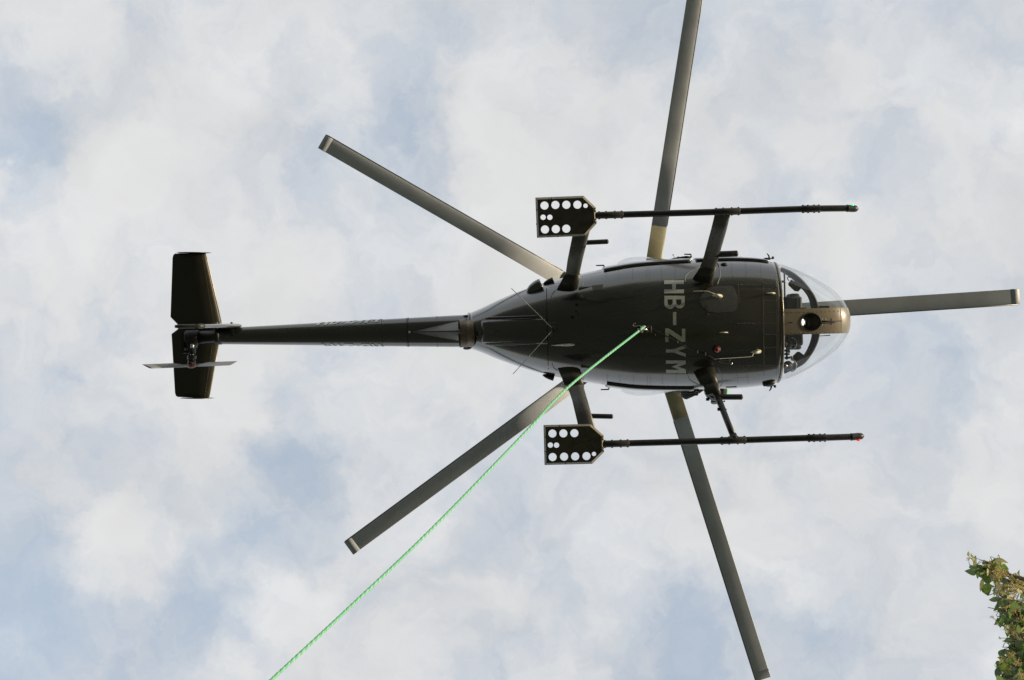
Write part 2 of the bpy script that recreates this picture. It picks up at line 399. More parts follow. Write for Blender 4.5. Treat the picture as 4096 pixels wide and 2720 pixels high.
def ring_tube(x, r, n=96, off=0.0):
    rr = row(x); pts = []
    for j in range(n):
        y, z = ring_pt((rr[0] + off, rr[1], rr[2] - off, rr[3] + off), 2 * PI * (j + .5) / n); pts.append(Vector((x, y, z)))
    m = MB(); vv = []; ff = []
    for j in range(n):
        t = (pts[(j + 1) % n] - pts[j - 1]).normalized(); nn = t.cross(Vector((1, 0, 0))).normalized()
        for q in range(6):
            a = 2 * PI * q / 6; vv.append(pts[j] + Vector((1, 0, 0)) * math.cos(a) * r[0] + nn * math.sin(a) * r[1])
    for j in range(n):
        for q in range(6):
            ff.append((j * 6 + q, j * 6 + (q + 1) % 6, ((j + 1) % n) * 6 + (q + 1) % 6, ((j + 1) % n) * 6 + q))
    return m.add(vv, ff)
ring_tube(SEAM_X + .004, (.011, .006)).obj('canopy_frame', 'metal', heli).data.materials[0] = mat('frame_worn', (0.30, 0.28, 0.23), 0.3, metal=0.6, var=0.3, vscale=30)
ring_tube(-1.715, (.012, .007), off=.004).obj('cowl_rim', 'hull', heli)
# dark inside of the rear opening
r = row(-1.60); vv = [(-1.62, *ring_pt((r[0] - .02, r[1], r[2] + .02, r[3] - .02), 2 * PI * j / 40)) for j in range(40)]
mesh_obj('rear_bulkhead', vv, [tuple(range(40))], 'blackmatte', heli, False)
# cabin inside
fl = [( -.6, -.40), (-.6, .40), (.4, .46), (1.37, .44), (1.37, -.44), (.4, -.46)]
MB().prism(fl, .20, .23).obj('cabin_floor', 'interior', heli, False)
r = row(-.45); vv = [(-.45, *ring_pt((r[0] - .02, r[1], r[2] + .02, r[3] - .02), 2 * PI * j / 40)) for j in range(40)]
mesh_obj('cabin_bulkhead', vv, [tuple(range(40))], 'interior', heli, False)
for sy in (1, -1):
    s = MB().box((.72, sy * .30, .40), (.44, .40, .34)).obj('pilot_seat', 'bow', heli, False); add_bevel(s, .03)
    b = MB().box((.46, sy * .30, .80), (.09, .40, .62), Matrix.Rotation(-.15, 3, 'Y')).obj('backrest', 'bow', s, False); add_bevel(b, .03)

# canopy: clear blown panes left and right of the middle strip, front and top
STRIP = 0.128
i0 = int(np.argmin(abs(H[:, 0] - SEAM_X)))
idx = sorted(set(list(range(0, 24, 2)) + list(range(24, i0, 5)) + [i0]))
def pane(name, a0, a1, n, cut):
    vv = []; ff = []
    for i in idx:
        r = H[i, 1:]
        for j in range(n + 1):
            a = a0 + (a1 - a0) * j / n; y, z = ring_pt(r, a)
            vv.append((H[i, 0], y, z))
    m = n + 1
    for i in range(len(idx) - 1):
        for j in range(n):
            q = [i * m + j, i * m + j + 1, (i + 1) * m + j + 1, (i + 1) * m + j]
            c = sum((Vector(vv[k_]) for k_ in q), Vector()) / 4
            lim = STRIP if c.z < .60 or c.x > 2.02 else .03
            if abs(c.y) < lim - .008: continue
            ff.append(tuple(q))
    return mesh_obj(name, vv, ff, 'glass', heli)
pane('windscreen_pane', 0.0, PI, 90, True); pane('windscreen_pane', PI, 2 * PI, 90, True)
# middle strip (tan) from the seam round the nose, with the opening for the landing lamp
LAMP = B(3242, 1288, .09); LAMP_R = (B(3284, 1288, .09) - LAMP).x, (B(3242, 1324, .09) - LAMP).y
path = [(H[i, 0], H[i, 1:], 1) for i in range(i0, -1, -1)] + [(H[i, 0], H[i, 1:], -1) for i in range(1, 40)]
vv = []; ff = []; ny = 44
for (x, r, lo) in path:
    for j in range(ny + 1):
        y = STRIP * (2 * j / ny - 1); ww = r[0]; yy = max(-ww, min(ww, y)); q = min(1, abs(yy) / max(ww, 1e-6))
        if lo == 1: z = r[1] - (r[1] - r[2]) * (1 - q ** NL) ** (1 / NL)
        else: z = r[1] + (r[3] - r[1]) * (1 - q ** NU) ** (1 / NU)
        vv.append((x + .004 * (x > 2.0), yy, z - (.004 if lo == 1 else -.004)))
for i in range(len(path) - 1):
    for j in range(ny):
        q = [i * (ny + 1) + j, i * (ny + 1) + j + 1, (i + 1) * (ny + 1) + j + 1, (i + 1) * (ny + 1) + j]
        c = sum((Vector(vv[k_]) for k_ in q), Vector()) / 4
        if path[i][2] == 1 and ((c.x - LAMP.x) / LAMP_R[0]) ** 2 + ((c.y - LAMP.y) / LAMP_R[1]) ** 2 < 1: continue
        ff.append(tuple(q))
strip = mesh_obj('nose_strip', vv, ff, 'tan', heli); strip['label'] = 'tan riveted centre strip under the nose'
# lamp
rim = [on_belly(LAMP.x + LAMP_R[0] * math.cos(a), LAMP.y + LAMP_R[1] * math.sin(a), .004) for a in [2 * PI * j / 48 for j in range(49)]]
lamp = MB().tube(rim, .0045, 8, False).obj('landing_light', 'sleeve', heli)
vv = []; ff = []
for k_ in range(9):
    tt = k_ / 8; s = math.sqrt(max(0, 1 - tt * .985))
    for j in range(36):
        a = 2 * PI * j / 36; bx = LAMP.x - .05 * tt + LAMP_R[0] * .99 * s * math.cos(a); by = LAMP.y + LAMP_R[1] * .99 * s * math.sin(a)
        z0 = zlow(LAMP.x + LAMP_R[0] * math.cos(a), by) if k_ == 0 else zlow(LAMP.x, LAMP.y)
        vv.append((bx, by, z0 + .10 * tt + .002))
for k_ in range(8):
    for j in range(36):
        a = k_ * 36 + j; b = k_ * 36 + (j + 1) % 36; ff.append((a, b, b + 36, a + 36))
hs = mesh_obj('lamp_housing', vv, ff, 'blackmatte', lamp)
ax = Vector((.85, 0, -.53)).normalized(); q0 = LAMP + Vector((-.045, 0, .035)); q0.z = zlow(LAMP.x, 0) + .045
rr_ = ax.to_track_quat('Z', 'X').to_matrix()
vv = []; ff = []
for k_ in range(7):
    rad = .062 * k_ / 6
    for j in range(28):
        a = 2 * PI * j / 28; vv.append(q0 + rr_ @ Vector((rad * math.cos(a), rad * math.sin(a), (rad / .062) ** 2 * .022)))
for k_ in range(6):
    for j in range(28):
        a = k_ * 28 + j; b = k_ * 28 + (j + 1) % 28; ff.append((a, b, b + 28, a + 28))
mesh_obj('reflector', vv, ff, 'reflector', lamp)
MB().ell((LAMP.x - .072, LAMP.y, zlow(LAMP.x - .06, 0) + .035), (.014, .034, .020), 14, 10).obj('lamp_glint', 'lamp_glint', lamp)  # glowing crescent added for the white glint at the reflector's aft edge
# pitot tube and its screws, warning print, strip rivets
MB().tube([Bb(3290, 1286, -.004), Bb(3296, 1286, .03), Bb(3306, 1286, .045), Bb(3364, 1284, .045)], [.010, .009, .0065, .0055], 10).obj('pitot_tube', 'blackmatte', heli)
MB().tube([Bb(3160, 1290, 0), Bb(3162, 1290, .012), Bb(3178, 1291, .016)], [.006, .005, .002], 8).obj('static_probe', 'blackmatte', heli)
def rivet_rows(rows, spacing, r, m, name, parent, off=.001, h=.6):
    mb = MB()
    for a, b in rows:
        n = max(1, int(math.hypot(b[0] - a[0], b[1] - a[1]) / spacing))
        for i in range(n + 1):
            px = a[0] + (b[0] - a[0]) * i / n; py = a[1] + (b[1] - a[1]) * i / n; c = Bb(px, py, off)
            e_ = .02; nx = Vector((zlow(c.x + e_, c.y) - zlow(c.x - e_, c.y), zlow(c.x, c.y + e_) - zlow(c.x, c.y - e_), -2 * e_)).normalized()
            u_ = nx.orthogonal().normalized(); w_ = nx.cross(u_)
            base = [c + (u_ * math.cos(q * PI / 3) + w_ * math.sin(q * PI / 3)) * r for q in range(6)]
            top = [c + (u_ * math.cos(q * PI / 3) + w_ * math.sin(q * PI / 3)) * r * .6 + nx * r * h for q in range(6)]
            mb.add(base + top, [(q, (q + 1) % 6, (q + 1) % 6 + 6, q + 6) for q in range(6)] + [(6, 7, 8, 9, 10, 11)])
    o = mb.obj(name, m, parent); o['kind'] = 'stuff'; return o
rivet_rows([((3134, 1250), (3370, 1245)), ((3134, 1334), (3370, 1329))], 16.5, .0065, 'rivet', 'rivets', strip, .004)
rivet_rows([((3289, 1277), (3301, 1277)), ((3289, 1299), (3301, 1299))], 11, .006, 'metal', 'pitot_screws', strip, .004)
for i, (dy, ln) in enumerate([(-11, 9), (-8, 7), (-5, 10), (6, 9), (9, 6), (12, 10)]):
    a = Bb(3327 - ln / 2, 1286 + dy, .0065); b = Bb(3327 + ln / 2, 1286 + dy, .0065); MB().tube([a, b], .0018, 4).obj('warning_print', 'mark', strip)
rows_ = [((3105, 1066), (3108, 1520)), ((3112, 1062), (3115, 1524)), ((3052, 1130), (3056, 1500)), ((3043, 1060), (3046, 1126))]
for y in (1118, 1137, 1158, 1165, 1203, 1250, 1293, 1337, 1390, 1460, 1475): rows_.append(((3056, y + (y - 1290) * .02), (3100, y)))
rows_ += [((2945, 1137), (3050, 1137)), ((2950, 1157), (3050, 1157)), ((2950, 1293), (3040, 1293)), ((2940, 1464), (3050, 1460)), ((2952, 1140), (2956, 1210)),
          ((2870, 1233), (2950, 1230)), ((2944, 1475), (2952, 1530)), ((2985, 1475), (2992, 1530)), ((2935, 1512), (2995, 1508))]
rivet_rows(rows_, 8.0, .0044, 'rivet', 'rivets', fus)
rows_ = []
for x in (2425, 2475, 2530, 2585, 2596, 2645, 2700): rows_ += [((x, 1063 + (2700 - x) * .08), (x + 1, 1112)), ((x + 4, 1500), (x + 5, 1546 - (2700 - x) * .05))]
rows_ += [((2925, 1056), (2930, 1110)), ((2982, 1050), (2986, 1110)), ((2195, 1142), (2300, 1118)), ((2200, 1150), (2250, 1140)), ((2200, 1495), (2330, 1524)), ((2330, 1105), (2420, 1085))]
rivet_rows(rows_, 8.0, .004, 'seam', 'rivets', fus)
def ribbon(pts, w, off=.0025):
    P = drape(dense(pts, 10), off); vv = []; ff = []
    for i, q in enumerate(P):
        t = (P[min(i + 1, len(P) - 1)] - P[max(0, i - 1)]); s = Vector((-t.y, t.x, 0)).normalized() * w / 2
        for sg in (-1, 1):
            c = q + s * sg; vv.append((c.x, c.y, zlow(c.x, c.y) - off))
    for i in range(len(P) - 1): ff.append((2 * i, 2 * i + 1, 2 * i + 3, 2 * i + 2))
    return vv, ff
for pts in ([(2186, 1140), (2187, 1300), (2194, 1496)], [(2868, 1052), (2875, 1068)], [(3120, 1070), (3123, 1500)]): MB().add(*ribbon(pts, .007)).obj('panel_seam', 'seam', fus, False)

# letters -------------------------------------------------------
def arc(cx_, cy_, r, a0, a1, n=10, ry=None):
    return [(cx_ + r * math.cos(math.radians(a0 + (a1 - a0) * i / n)), cy_ + (ry or r) * math.sin(math.radians(a0 + (a1 - a0) * i / n))) for i in range(n + 1)]
S_ = .18
GL = {   # outline in a box 1 high: x to the right, y up
 'H': (.60, [(0, 0), (S_, 0), (S_, .41), (.42, .41), (.42, 0), (.60, 0), (.60, 1), (.42, 1), (.42, .59), (S_, .59), (S_, 1), (0, 1)], []),
 'B': (.64, [(0, 0)] + arc(.37, .27, .27, -90, 62, 12) + arc(.36, .745, .255, -38, 90, 12) + [(0, 1)],
       [[(S_, .16)] + arc(.34, .285, .125, -90, 90, 8) + [(S_, .41)], [(S_, .58)] + arc(.33, .71, .125, -90, 90, 8) + [(S_, .84)]]),
 '-': (.62, [(0, .42), (.62, .42), (.62, .58), (0, .58)], []),
 'Z': (.64, [(0, 0), (.64, 0), (.64, .17), (.24, .17), (.64, .83), (.64, 1), (.02, 1), (.02, .83), (.40, .83), (0, .17)], []),
 'Y': (.66, [(.24, 0), (.42, 0), (.42, .40), (.66, 1), (.47, 1), (.33, .60), (.19, 1), (0, 1), (.24, .40)], []),
 'M': (.62, [(0, 0), (.16, 0), (.16, .66), (.31, .30), (.46, .66), (.46, 0), (.62, 0), (.62, 1), (.44, 1), (.31, .62), (.18, 1), (0, 1)], [])}
def letter(ch, mapf, step, parent, m='letter'):
    w, o, h = GL[ch]
    def cut(lp):
        out = []
        for i in range(len(lp)):
            a = np.array(lp[i]); b = np.array(lp[(i + 1) % len(lp)]); n = max(1, int(np.linalg.norm(b - a) / .09 + .5))
            out += [tuple(a + (b - a) * q / n) for q in range(n)]
        return out
    ov, tr = fill(cut(o), [cut(q) for q in h], step)
    return mesh_obj('registration_letter', [mapf(q.x / w, q.y) for q in ov], tr, m, parent, False)
za = 1 / 2.34
for ch, y0, y1, x0, x1 in [('H', 400, 522, 132, 318), ('B', 545, 668, 134, 325), ('-', 697, 820, 132, 328), ('Z', 850, 978, 142, 330), ('Y', 1003, 1119, 148, 334), ('M', 1150, 1268, 149, 335)]:
    letter(ch, lambda s, u, y0=y0, y1=y1, x0=x0, x1=x1: Bb(2600 + (x0 + (x1 - x0) * u) * za, 950 + (y0 + (y1 - y0) * s) * za, .004), .12, fus)

# belly details -------------------------------------------------
poly = [(2797, 1205), (2805, 1180), (2830, 1152), (2860, 1145), (2925, 1143), (2940, 1155), (2952, 1190), (2952, 1215), (2945, 1240), (2935, 1248), (2870, 1251), (2835, 1247), (2815, 1232)]
ov, tr = fill(poly, (), 14)
pn = mesh_obj('access_panel', [Bb(q.x, q.y, .003) for q in ov], tr, 'hull_grey', heli); pn['label'] = 'blue grey oval access panel'
for (cx_, cy_, r, off) in [(2866, 1398, .034, .0)]:
    c = Bb(cx_, cy_, 0); bc = MB().ell(c - Vector((0, 0, .018)), (r, r, .048), 16, 10).obj('beacon_light', 'red', heli)
    MB().tube([c + Vector((0, 0, .01)), c - Vector((0, 0, .016))], .040, 16).obj('base', 'blackmatte', bc)
def teardrop(c, L_, w, ang, h, name, m, parent, fin=0.0):
    ca, sa = math.cos(ang), math.sin(ang); vv = []; ff = []; n = 20; lv = 5
    for k_ in range(lv):
        t = k_ / (lv - 1); s = math.cos(t * PI / 2 * .93)
        for j in range(n):
            a = 2 * PI * j / n; x = L_ / 2 * math.cos(a) * s; y = w / 2 * math.sin(a) * (0.62 + .38 * math.cos(a)) * s
            X = c.x + x * ca - y * sa - t * fin; Y = c.y + x * sa + y * ca
            vv.append((X, Y, zlow(X, Y) * (1 - t) + c.z * t - h * t + (.006 if k_ == 0 else 0)))
    for k_ in range(lv - 1):
        for j in range(n): a = k_ * n + j; b = k_ * n + (j + 1) % n; ff.append((a, b, b + n, a + n))
    ff.append(tuple(range((lv - 1) * n, lv * n)))
    return mesh_obj(name, vv, ff, m, parent)
def whip(base, L_, w, pts, ang):
    b = teardrop(Bb(*base), L_, w, ang, .012, 'whip_antenna', 'white', heli)
    b2 = MB(); P = pts
    b2.tube([Bb(*P[0][:2], -.002), Bb(*P[0][:2], .05), Bb(*P[1][:2], .085)], [.017, .014, .0075], 10); o = b2.obj('mount', 'white', b)
    q = [Bb(*P[1][:2], .085)] + [Bb(x, y, z) for x, y, z in P[2:]]
    MB().tube(smooth_path(q, 6), .0036, 8).obj('whip', 'white', b)
whip((2868, 1184), .118, .070, [(2878, 1184), (2858, 1178), (2845, 1173, .10), (2822, 1166, .11), (2768, 1166, .11)], .1)
whip((3024, 1407), .112, .066, [(3032, 1407), (3012, 1412), (3005, 1419, .10), (2990, 1427, .11), (2850, 1436, .13)], -.05)
teardrop(Bb(3083, 1173), .098, .034, 0.02, .055, 'blade_antenna', 'white', heli, .0)
teardrop(Bb(2893, 1330), .100, .022, .02, .05, 'blade_antenna', 'white', heli)
teardrop(Bb(2252, 1380), .245, .040, .0, .06, 'blade_antenna', 'white', heli)
teardrop(Bb(2828, 1257), .045, .014, .0, .02, 'drain_fairing', 'sleeve', heli)
# v whip antenna
ca_ = Bb(2214, 1317)
va = MB().box(ca_ + Vector((.005, .0, -.002)), (.10, .13, .012)).obj('v_antenna', 'hull', heli, False); add_bevel(va, .004)
MB().ell(ca_ - Vector((0, 0, .02)), (.028, .034, .03)).obj('insulator', 'blackmatte', va)
for q in ((2045, 1153), (2052, 1496)):
    e0 = ca_ - Vector((0, 0, .035)); e1 = B(*q, ca_.z - .05)
    MB().tube([e0, e0.lerp(e1, .5) - Vector((0, 0, .004)), e1], .0036, 8).obj('whip', 'letter', va)
# engine door with raised beads
poly = [(1926, 1288), (1932, 1282), (2188, 1276), (2190, 1376), (1936, 1374), (1928, 1368)]
ov, tr = fill(poly, (), 12); ed = mesh_obj('engine_door', [Bb(q.x, q.y, .010) for q in ov], tr, 'hull', heli)
sk = ed.modifiers.new('solid', 'SOLIDIFY'); sk.thickness = .012; sk.offset = 0
for pts in ([(1940, 1271), (2060, 1268), (2150, 1264)], [(1945, 1379), (2060, 1377), (2150, 1372)], [(1928, 1283), (1990, 1281), (2140, 1274)], [(1934, 1374), (1990, 1374), (2140, 1369)]):
    MB().tube(drape(dense(pts, 8), .006), [.006] + [.009] * 15 + [.004], 8).obj('bead', 'hull', ed)
MB().tube(drape(dense([(1990, 1325), (2186, 1320)], 6), .012), .003, 6).obj('cable', 'blackmatte', ed)
for q in ((1988, 1326), (2124, 1321)): MB().ell(Bb(*q, .014), (.014, .009, .010)).obj('latch', 'blackmatte', ed)
MB().box(Bb(1970, 1326, .014), (.045, .007, .006)).obj('strap', 'bead', ed, False)
MB().ell(Bb(1906, 1333, .0), (.018, .035, .014)).obj('drain_pipe', 'blackmatte', heli)
for q, r in (((2289, 1268), .016), ((2307, 1218), .015), ((2305, 1245), .009), ((2312, 1256), .007), ((2290, 1289), .007), ((2316, 1376), .006), ((2352, 1306), .005), ((2415, 1306), .005), ((2385, 1300), .004)):
    c = Bb(*q); MB().tube([c + Vector((0, 0, .006)), c - Vector((0, 0, .005))], r, 14).obj('drain_hole', 'seam', heli)
for poly, m_ in (([(2368, 1142), (2412, 1137), (2413, 1160), (2370, 1164)], 'yellow'), ([(2196, 1141), (2213, 1136), (2214, 1139), (2197, 1145)], 'letter')):
    ov, tr = fill(poly, (), 12); mesh_obj('decal', [Bb(q.x, q.y, .003) for q in ov], tr, m_, heli, False)
# belly cable, clips, loose wire loop
P = [(2585, 1300), (2620, 1322), (2690, 1357), (2740, 1386), (2790, 1407), (2830, 1420), (2858, 1437), (2878, 1446)]
bc = MB().tube(drape(smooth_path(P, 6), .008), .0062, 8).obj('belly_cable', 'black', heli)
for q in ((2711, 1368), (2822, 1416), (2790, 1407)): MB().box(Bb(*q, .010), (.014, .028, .014)).obj('cable_clip', 'metal', bc, False)
for P in ([(2876, 1442), (2884, 1450), (2903, 1453), (2915, 1449), (2922, 1436)], [(2880, 1440), (2898, 1444), (2914, 1440), (2918, 1437)], [(2873, 1440), (2886, 1452), (2886, 1452)]):
    MB().tube(drape(smooth_path(P[:5], 6), .012), .0034, 6).obj('wire_loop', 'bead', bc)
MB().ell(Bb(2926, 1454, .008), (.012, .012, .012)).obj('cable_plug', 'metal', bc)
MB().ell(Bb(2616, 1341, .0), (.016, .016, .004)).obj('fuel_drain', 'sleeve', heli)
# cargo hook
hc = Bb(2565, 1318)
hook = MB().box(hc + Vector((.03, 0, -.02)), (.14, .07, .05)).box(hc + Vector((.0, .0, -.05)), (.09, .03, .06)).obj('cargo_hook', 'blackmatte', heli, False); add_bevel(hook, .006)
MB().tube([hc + Vector((-.045, .0, -.085)), hc + Vector((.05, .0, -.085))], .009, 10).obj('load_beam', 'metal', hook)
MB().tube([hc + Vector((.0, -.03, -.09)), hc + Vector((.0, .03, -.09))], .014, 12).obj('shackle_pin', 'metal', hook)
for dy in (-.018, .016): MB().box(hc + Vector((.058, dy, -.07)), (.022, .012, .03)).obj('hook_plate', 'metal', hook, False)
MB().tube(smooth_path([Bb(2542, 1293, .05), Bb(2532, 1298, .05), Bb(2534, 1304, .05), Bb(2552, 1304, .05), Bb(2572, 1304, .05)], 6), .0035, 6).obj('release_wire', 'metal', hook)

# ---------------------------------------------------------------- doors, windows, latches
def side_patch(name, x0, x1, z0, z1, sgn, off, m, parent, nx=24, nz=10, th=.012):
    vv = []; ff = []
    for i in range(nx + 1):
        x = x0 + (x1 - x0) * i / nx; w, zm, zb, zt = row(x)
        for j in range(nz + 1):
            z = z0 + (z1 - z0) * j / nz
            if z < zm: y = w * max(0, 1 - ((zm - z) / (zm - zb)) ** NL) ** (1 / NL)
            else: y = w * max(0, 1 - ((z - zm) / (zt - zm)) ** NU) ** (1 / NU)
            vv.append((x, sgn * (y + off), z))
    for i in range(nx):
        for j in range(nz): q = i * (nz + 1) + j; ff.append((q, q + nz + 1, q + nz + 2, q + 1))
    o = mesh_obj(name, vv, ff, m, parent); s = o.modifiers.new('solid', 'SOLIDIFY'); s.thickness = th; s.offset = 0
    return o
def bubble(x0, x1, z0, z1, sgn, out, parent, peak=.4):
    vv = []; ff = []; nx, nz = 22, 12
    for i in range(nx + 1):
        t = i / nx; x = x0 + (x1 - x0) * t
        for j in range(nz + 1):
            u = j / nz; z = z0 + (z1 - z0) * u; w, zm, zb, zt = row(x)
            y = w * max(0, 1 - (abs(z - zm) / ((zt - zm) if z > zm else (zm - zb))) ** NU) ** (1 / NU)
            tt = t ** (math.log(.5) / math.log(peak)); bl = (math.sin(PI * tt) ** .7 if 0 < tt < 1 else 0) * (math.sin(PI * u) ** .6 if 0 < u < 1 else 0)
            vv.append((x, sgn * (y + .012 + (out + w - y) * bl), z))
    for i in range(nx):
        for j in range(nz): q = i * (nz + 1) + j; ff.append((q, q + nz + 1, q + nz + 2, q + 1))
    return mesh_obj('bubble_window', vv, ff, 'glass', parent)
for sgn in (-1, 1):
    d = side_patch('cabin_door', -.335, .545, .43, 1.12, sgn, .014, 'hull', heli)
    bubble(-.19, .42, .72, 1.12, sgn, .065, d, .30)
    # dark joint under the door
    P = []
    for i in range(21):
        x = -.335 + .88 * i / 20; w, zm, zb, zt = row(x); z = .415; P.append((x, sgn * (w * (1 - ((zm - z) / (zm - zb)) ** NL) ** (1 / NL) + .006), z))
    MB().tube(P, .0055, 6).obj('door_seal', 'seam', d)
    hp = B(2413, 1066, .72) if sgn < 0 else B(2432, 1553, .72)
    hd = MB(); y = hp.y
    hd.tube([(hp.x + .02, y - sgn * .03, .72), (hp.x + .005, y + sgn * .012, .72), (hp.x - .075, y + sgn * .012, .72)], [.009, .008, .006], 8)
    hd.obj('door_handle', 'blackmatte', d)
d = side_patch('cockpit_door', .60, 1.33, .45, 1.15, -1, .014, 'hull', heli)
bubble(.66, 1.25, .74, 1.14, -1, .060, d, .40)
MB().tube([(x, -(row(x)[0] * (1 - ((row(x)[1] - .435) / (row(x)[1] - row(x)[2])) ** NL) ** (1 / NL) + .006), .435) for x in np.linspace(.74, 1.33, 20)], .0042, 6).obj('door_seal', 'seam', d)
def latchset(px0, py0, px1, py1, sgn, z=.70):
    a = B(px0, py0, z); b = B(px1, py1, z); m = MB()
    m.tube([a, a.lerp(b, .35) + Vector((0, sgn * .006, 0)), a.lerp(b, .8) + Vector((0, sgn * .010, 0)), b], [.004, .010, .012, .010], 8)
    m.tube([b + Vector((0, 0, 0)), b + Vector((0, sgn * .032, 0)), b + Vector((-.07, sgn * .036, .0))], [.012, .009, .006], 8)
    m.ell(a.lerp(b, .42) + Vector((0, sgn * .012, 0)), (.012, .012, .012), 10, 6)
    m.obj('door_latch', 'blackmatte', heli)
    MB().tube(smooth_path([a.lerp(b, .25) + Vector((0, 0, 0)), a.lerp(b, .22) + Vector((.0, sgn * .03, 0)), a.lerp(b, .18) + Vector((-.004, sgn * .045, 0)), a.lerp(b, .2) + Vector((.012, sgn * .045, 0))], 4), .003, 6).obj('pip_pin', 'metal', heli)
latchset(2676, 1038, 2764, 1030, -1)
latchset(2700, 1565, 2790, 1567, 1)
for sgn, (px, py) in ((-1, (3080, 1036)), (1, (3088, 1541))):
    a = B(px, py, .68); m = MB()
    m.tube([a + Vector((-.12, -sgn * .010, 0)), a + Vector((-.04, sgn * .004, 0)), a], [.005, .012, .010], 8)
    m.tube([a + Vector((-.005, 0, 0)), a + Vector((-.012, sgn * .035, 0)), a + Vector((-.03, sgn * .058, 0))], [.010, .008, .004], 8)
    m.ell(a + Vector((.03, sgn * .012, 0)), (.014, .016, .014), 10, 6)
    m.tube([a, a + Vector((.03, sgn * .01, 0))], .006, 6)
    m.obj('door_hinge', 'blackmatte', heli)
# scoops and side fairings
def scoop(px, py, L_, w, h, sgn, m='hull', lean=0.0):
    c = B(px, py, .0); cz = zlow(c.x, c.y); cz = min(cz, .60); c = B(px, py, cz); vv = []; ff = []; n = 16; lv = 8
    rot = Matrix.Rotation(lean, 3, 'Z')
    for k_ in range(lv):
        t = k_ / (lv - 1); x = -L_ / 2 + L_ * t; s = math.sin(min(1, t * 1.05 + .02) * PI / 2) ** .55
        for j in range(n):
            a = 2 * PI * j / n; p = rot @ Vector((x, math.cos(a) * w / 2 * s, math.sin(a) * h / 2 * s)); vv.append(c + p)
    for k_ in range(lv - 1):
        for j in range(n): a = k_ * n + j; b = k_ * n + (j + 1) % n; ff.append((a, b, b + n, a + n))
    ff.append(tuple(range(n)))
    o = mesh_obj('air_scoop', vv, ff, m, heli); s_ = o.modifiers.new('solid', 'SOLIDIFY'); s_.thickness = .008; s_.offset = -1
    mesh_obj('scoop_mouth', [vv[(lv - 2) * n + j] for j in range(n)], [tuple(range(n))], 'blackmatte', o, False)
scoop(2137, 1155, .17, .15, .15, -1, 'hull', -.38)
scoop(2193, 1128, .11, .06, .08, -1, 'blackmatte', -.35)
scoop(2193, 1506, .12, .06, .08, 1, 'blackmatte', .30)
sc = Bb(2896, 1058); MB().ell(sc, (.036, .020, .026), 12, 8).obj('vent_hood', 'blackmatte', heli)
sc = B(3073, 1533, .42); so_ = MB().tube([sc + Vector((-.058, .006, 0)), sc + Vector((-.045, .003, 0)), sc + Vector((.03, -.006, 0)), sc + Vector((.055, -.012, 0)), sc + Vector((.064, -.014, 0))], [.020, .030, .033, .026, .012], 14).obj('side_lamp', 'sleeve', heli)
MB().ell(sc + Vector((.055, -.012, -.003)), (.018, .022, .022), 12, 8).obj('lamp_lens', 'tan', so_)
MB().box(B(2925, 1549, .45), (.11, .006, .006)).obj('step_slot', 'seam', heli, False)

# sealant beads round the strut roots
for P in ([(2740, 1130), (2744, 1103), (2764, 1086), (2802, 1067)], [(2872, 1053), (2879, 1075), (2880, 1105), (2868, 1140)], [(2750, 1492), (2758, 1518), (2780, 1532), (2804, 1542)], [(2868, 1466), (2885, 1496), (2890, 1525), (2886, 1540), (2880, 1545)],
          [(2204, 1190), (2207, 1178), (2222, 1162)], [(2320, 1150), (2332, 1138), (2330, 1112)], [(2208, 1454), (2214, 1470), (2230, 1482)], [(2326, 1490), (2336, 1500), (2334, 1520)]):
    MB().tube(drape(smooth_path(P, 6), .001), .0042, 6).obj('sealant_bead', 'bead', heli)

# ---------------------------------------------------------------- landing gear
ZS = -.62
def skid(side, pts, sleeves, tip, nav, navpx):
    P = [B(x, y, z) for x, y, z in pts]; P = [Vector(q) for q in smooth_path(P, 6)]
    sk = MB().tube(P, .0310, 16).obj('skid', 'black', heli); sk['label'] = side + ' landing skid tube, black'
    for (xa, xb, rr) in sleeves:
        ya = np.interp(xa, [q[0] for q in pts], [q[1] for q in pts]); yb = np.interp(xb, [q[0] for q in pts], [q[1] for q in pts])
        za_ = np.interp(xa, [q[0] for q in pts], [q[2] for q in pts]); zb_ = np.interp(xb, [q[0] for q in pts], [q[2] for q in pts])
        a = B(xa, ya, za_); b = B(xb, yb, zb_)
        sl = MB().tube([a, a.lerp(b, .01), b.lerp(a, .01), b], [rr - .002, rr, rr, rr - .002], 16).obj('clamp_sleeve', 'sleeve', sk)
        for t_ in (.08, .35, .68, .94):
            for s in (-1, 1):
                c = a.lerp(b, t_); MB().ell(c + Vector((0, s * rr, 0)), (.011, .007, .010), 8, 6).obj('bolt', 'black', sl)
    a, b = [B(*q) for q in tip]
    cp = MB().tube([a, a.lerp(b, .05), a.lerp(b, .12), a.lerp(b, .6), a.lerp(b, .85), b], [.034, .037, .0345, .035, .030, .012], 16).obj('skid_end_cap', 'black', sk)
    MB().ell(B(*navpx), (.020, .014, .016), 12, 8).obj('navigation_light', nav, cp)
    return sk
sk_s = skid('starboard', [(2370, 862, ZS), (2500, 858, ZS), (2857, 848, ZS), (3205, 836, ZS), (3300, 834, ZS + .02), (3396, 833, ZS + .06)],
            [(2388, 2493, .0335), (2857, 2960, .0345), (3206, 3280, .0345)], [(3386, 833, ZS + .055), (3432, 835, ZS + .085)], 'greennav', (3408, 823, ZS + .06))
sk_p = skid('port', [(2390, 1777, ZS), (2520, 1773, ZS), (2880, 1763, ZS), (3232, 1752, ZS), (3320, 1750, ZS + .02), (3410, 1747, ZS + .06)],
            [(2411, 2517, .0335), (2880, 2984, .0345), (3230, 3304, .0345)], [(3402, 1748, ZS + .055), (3455, 1744, ZS + .085)], 'rednav', (3433, 1759, ZS + .06))
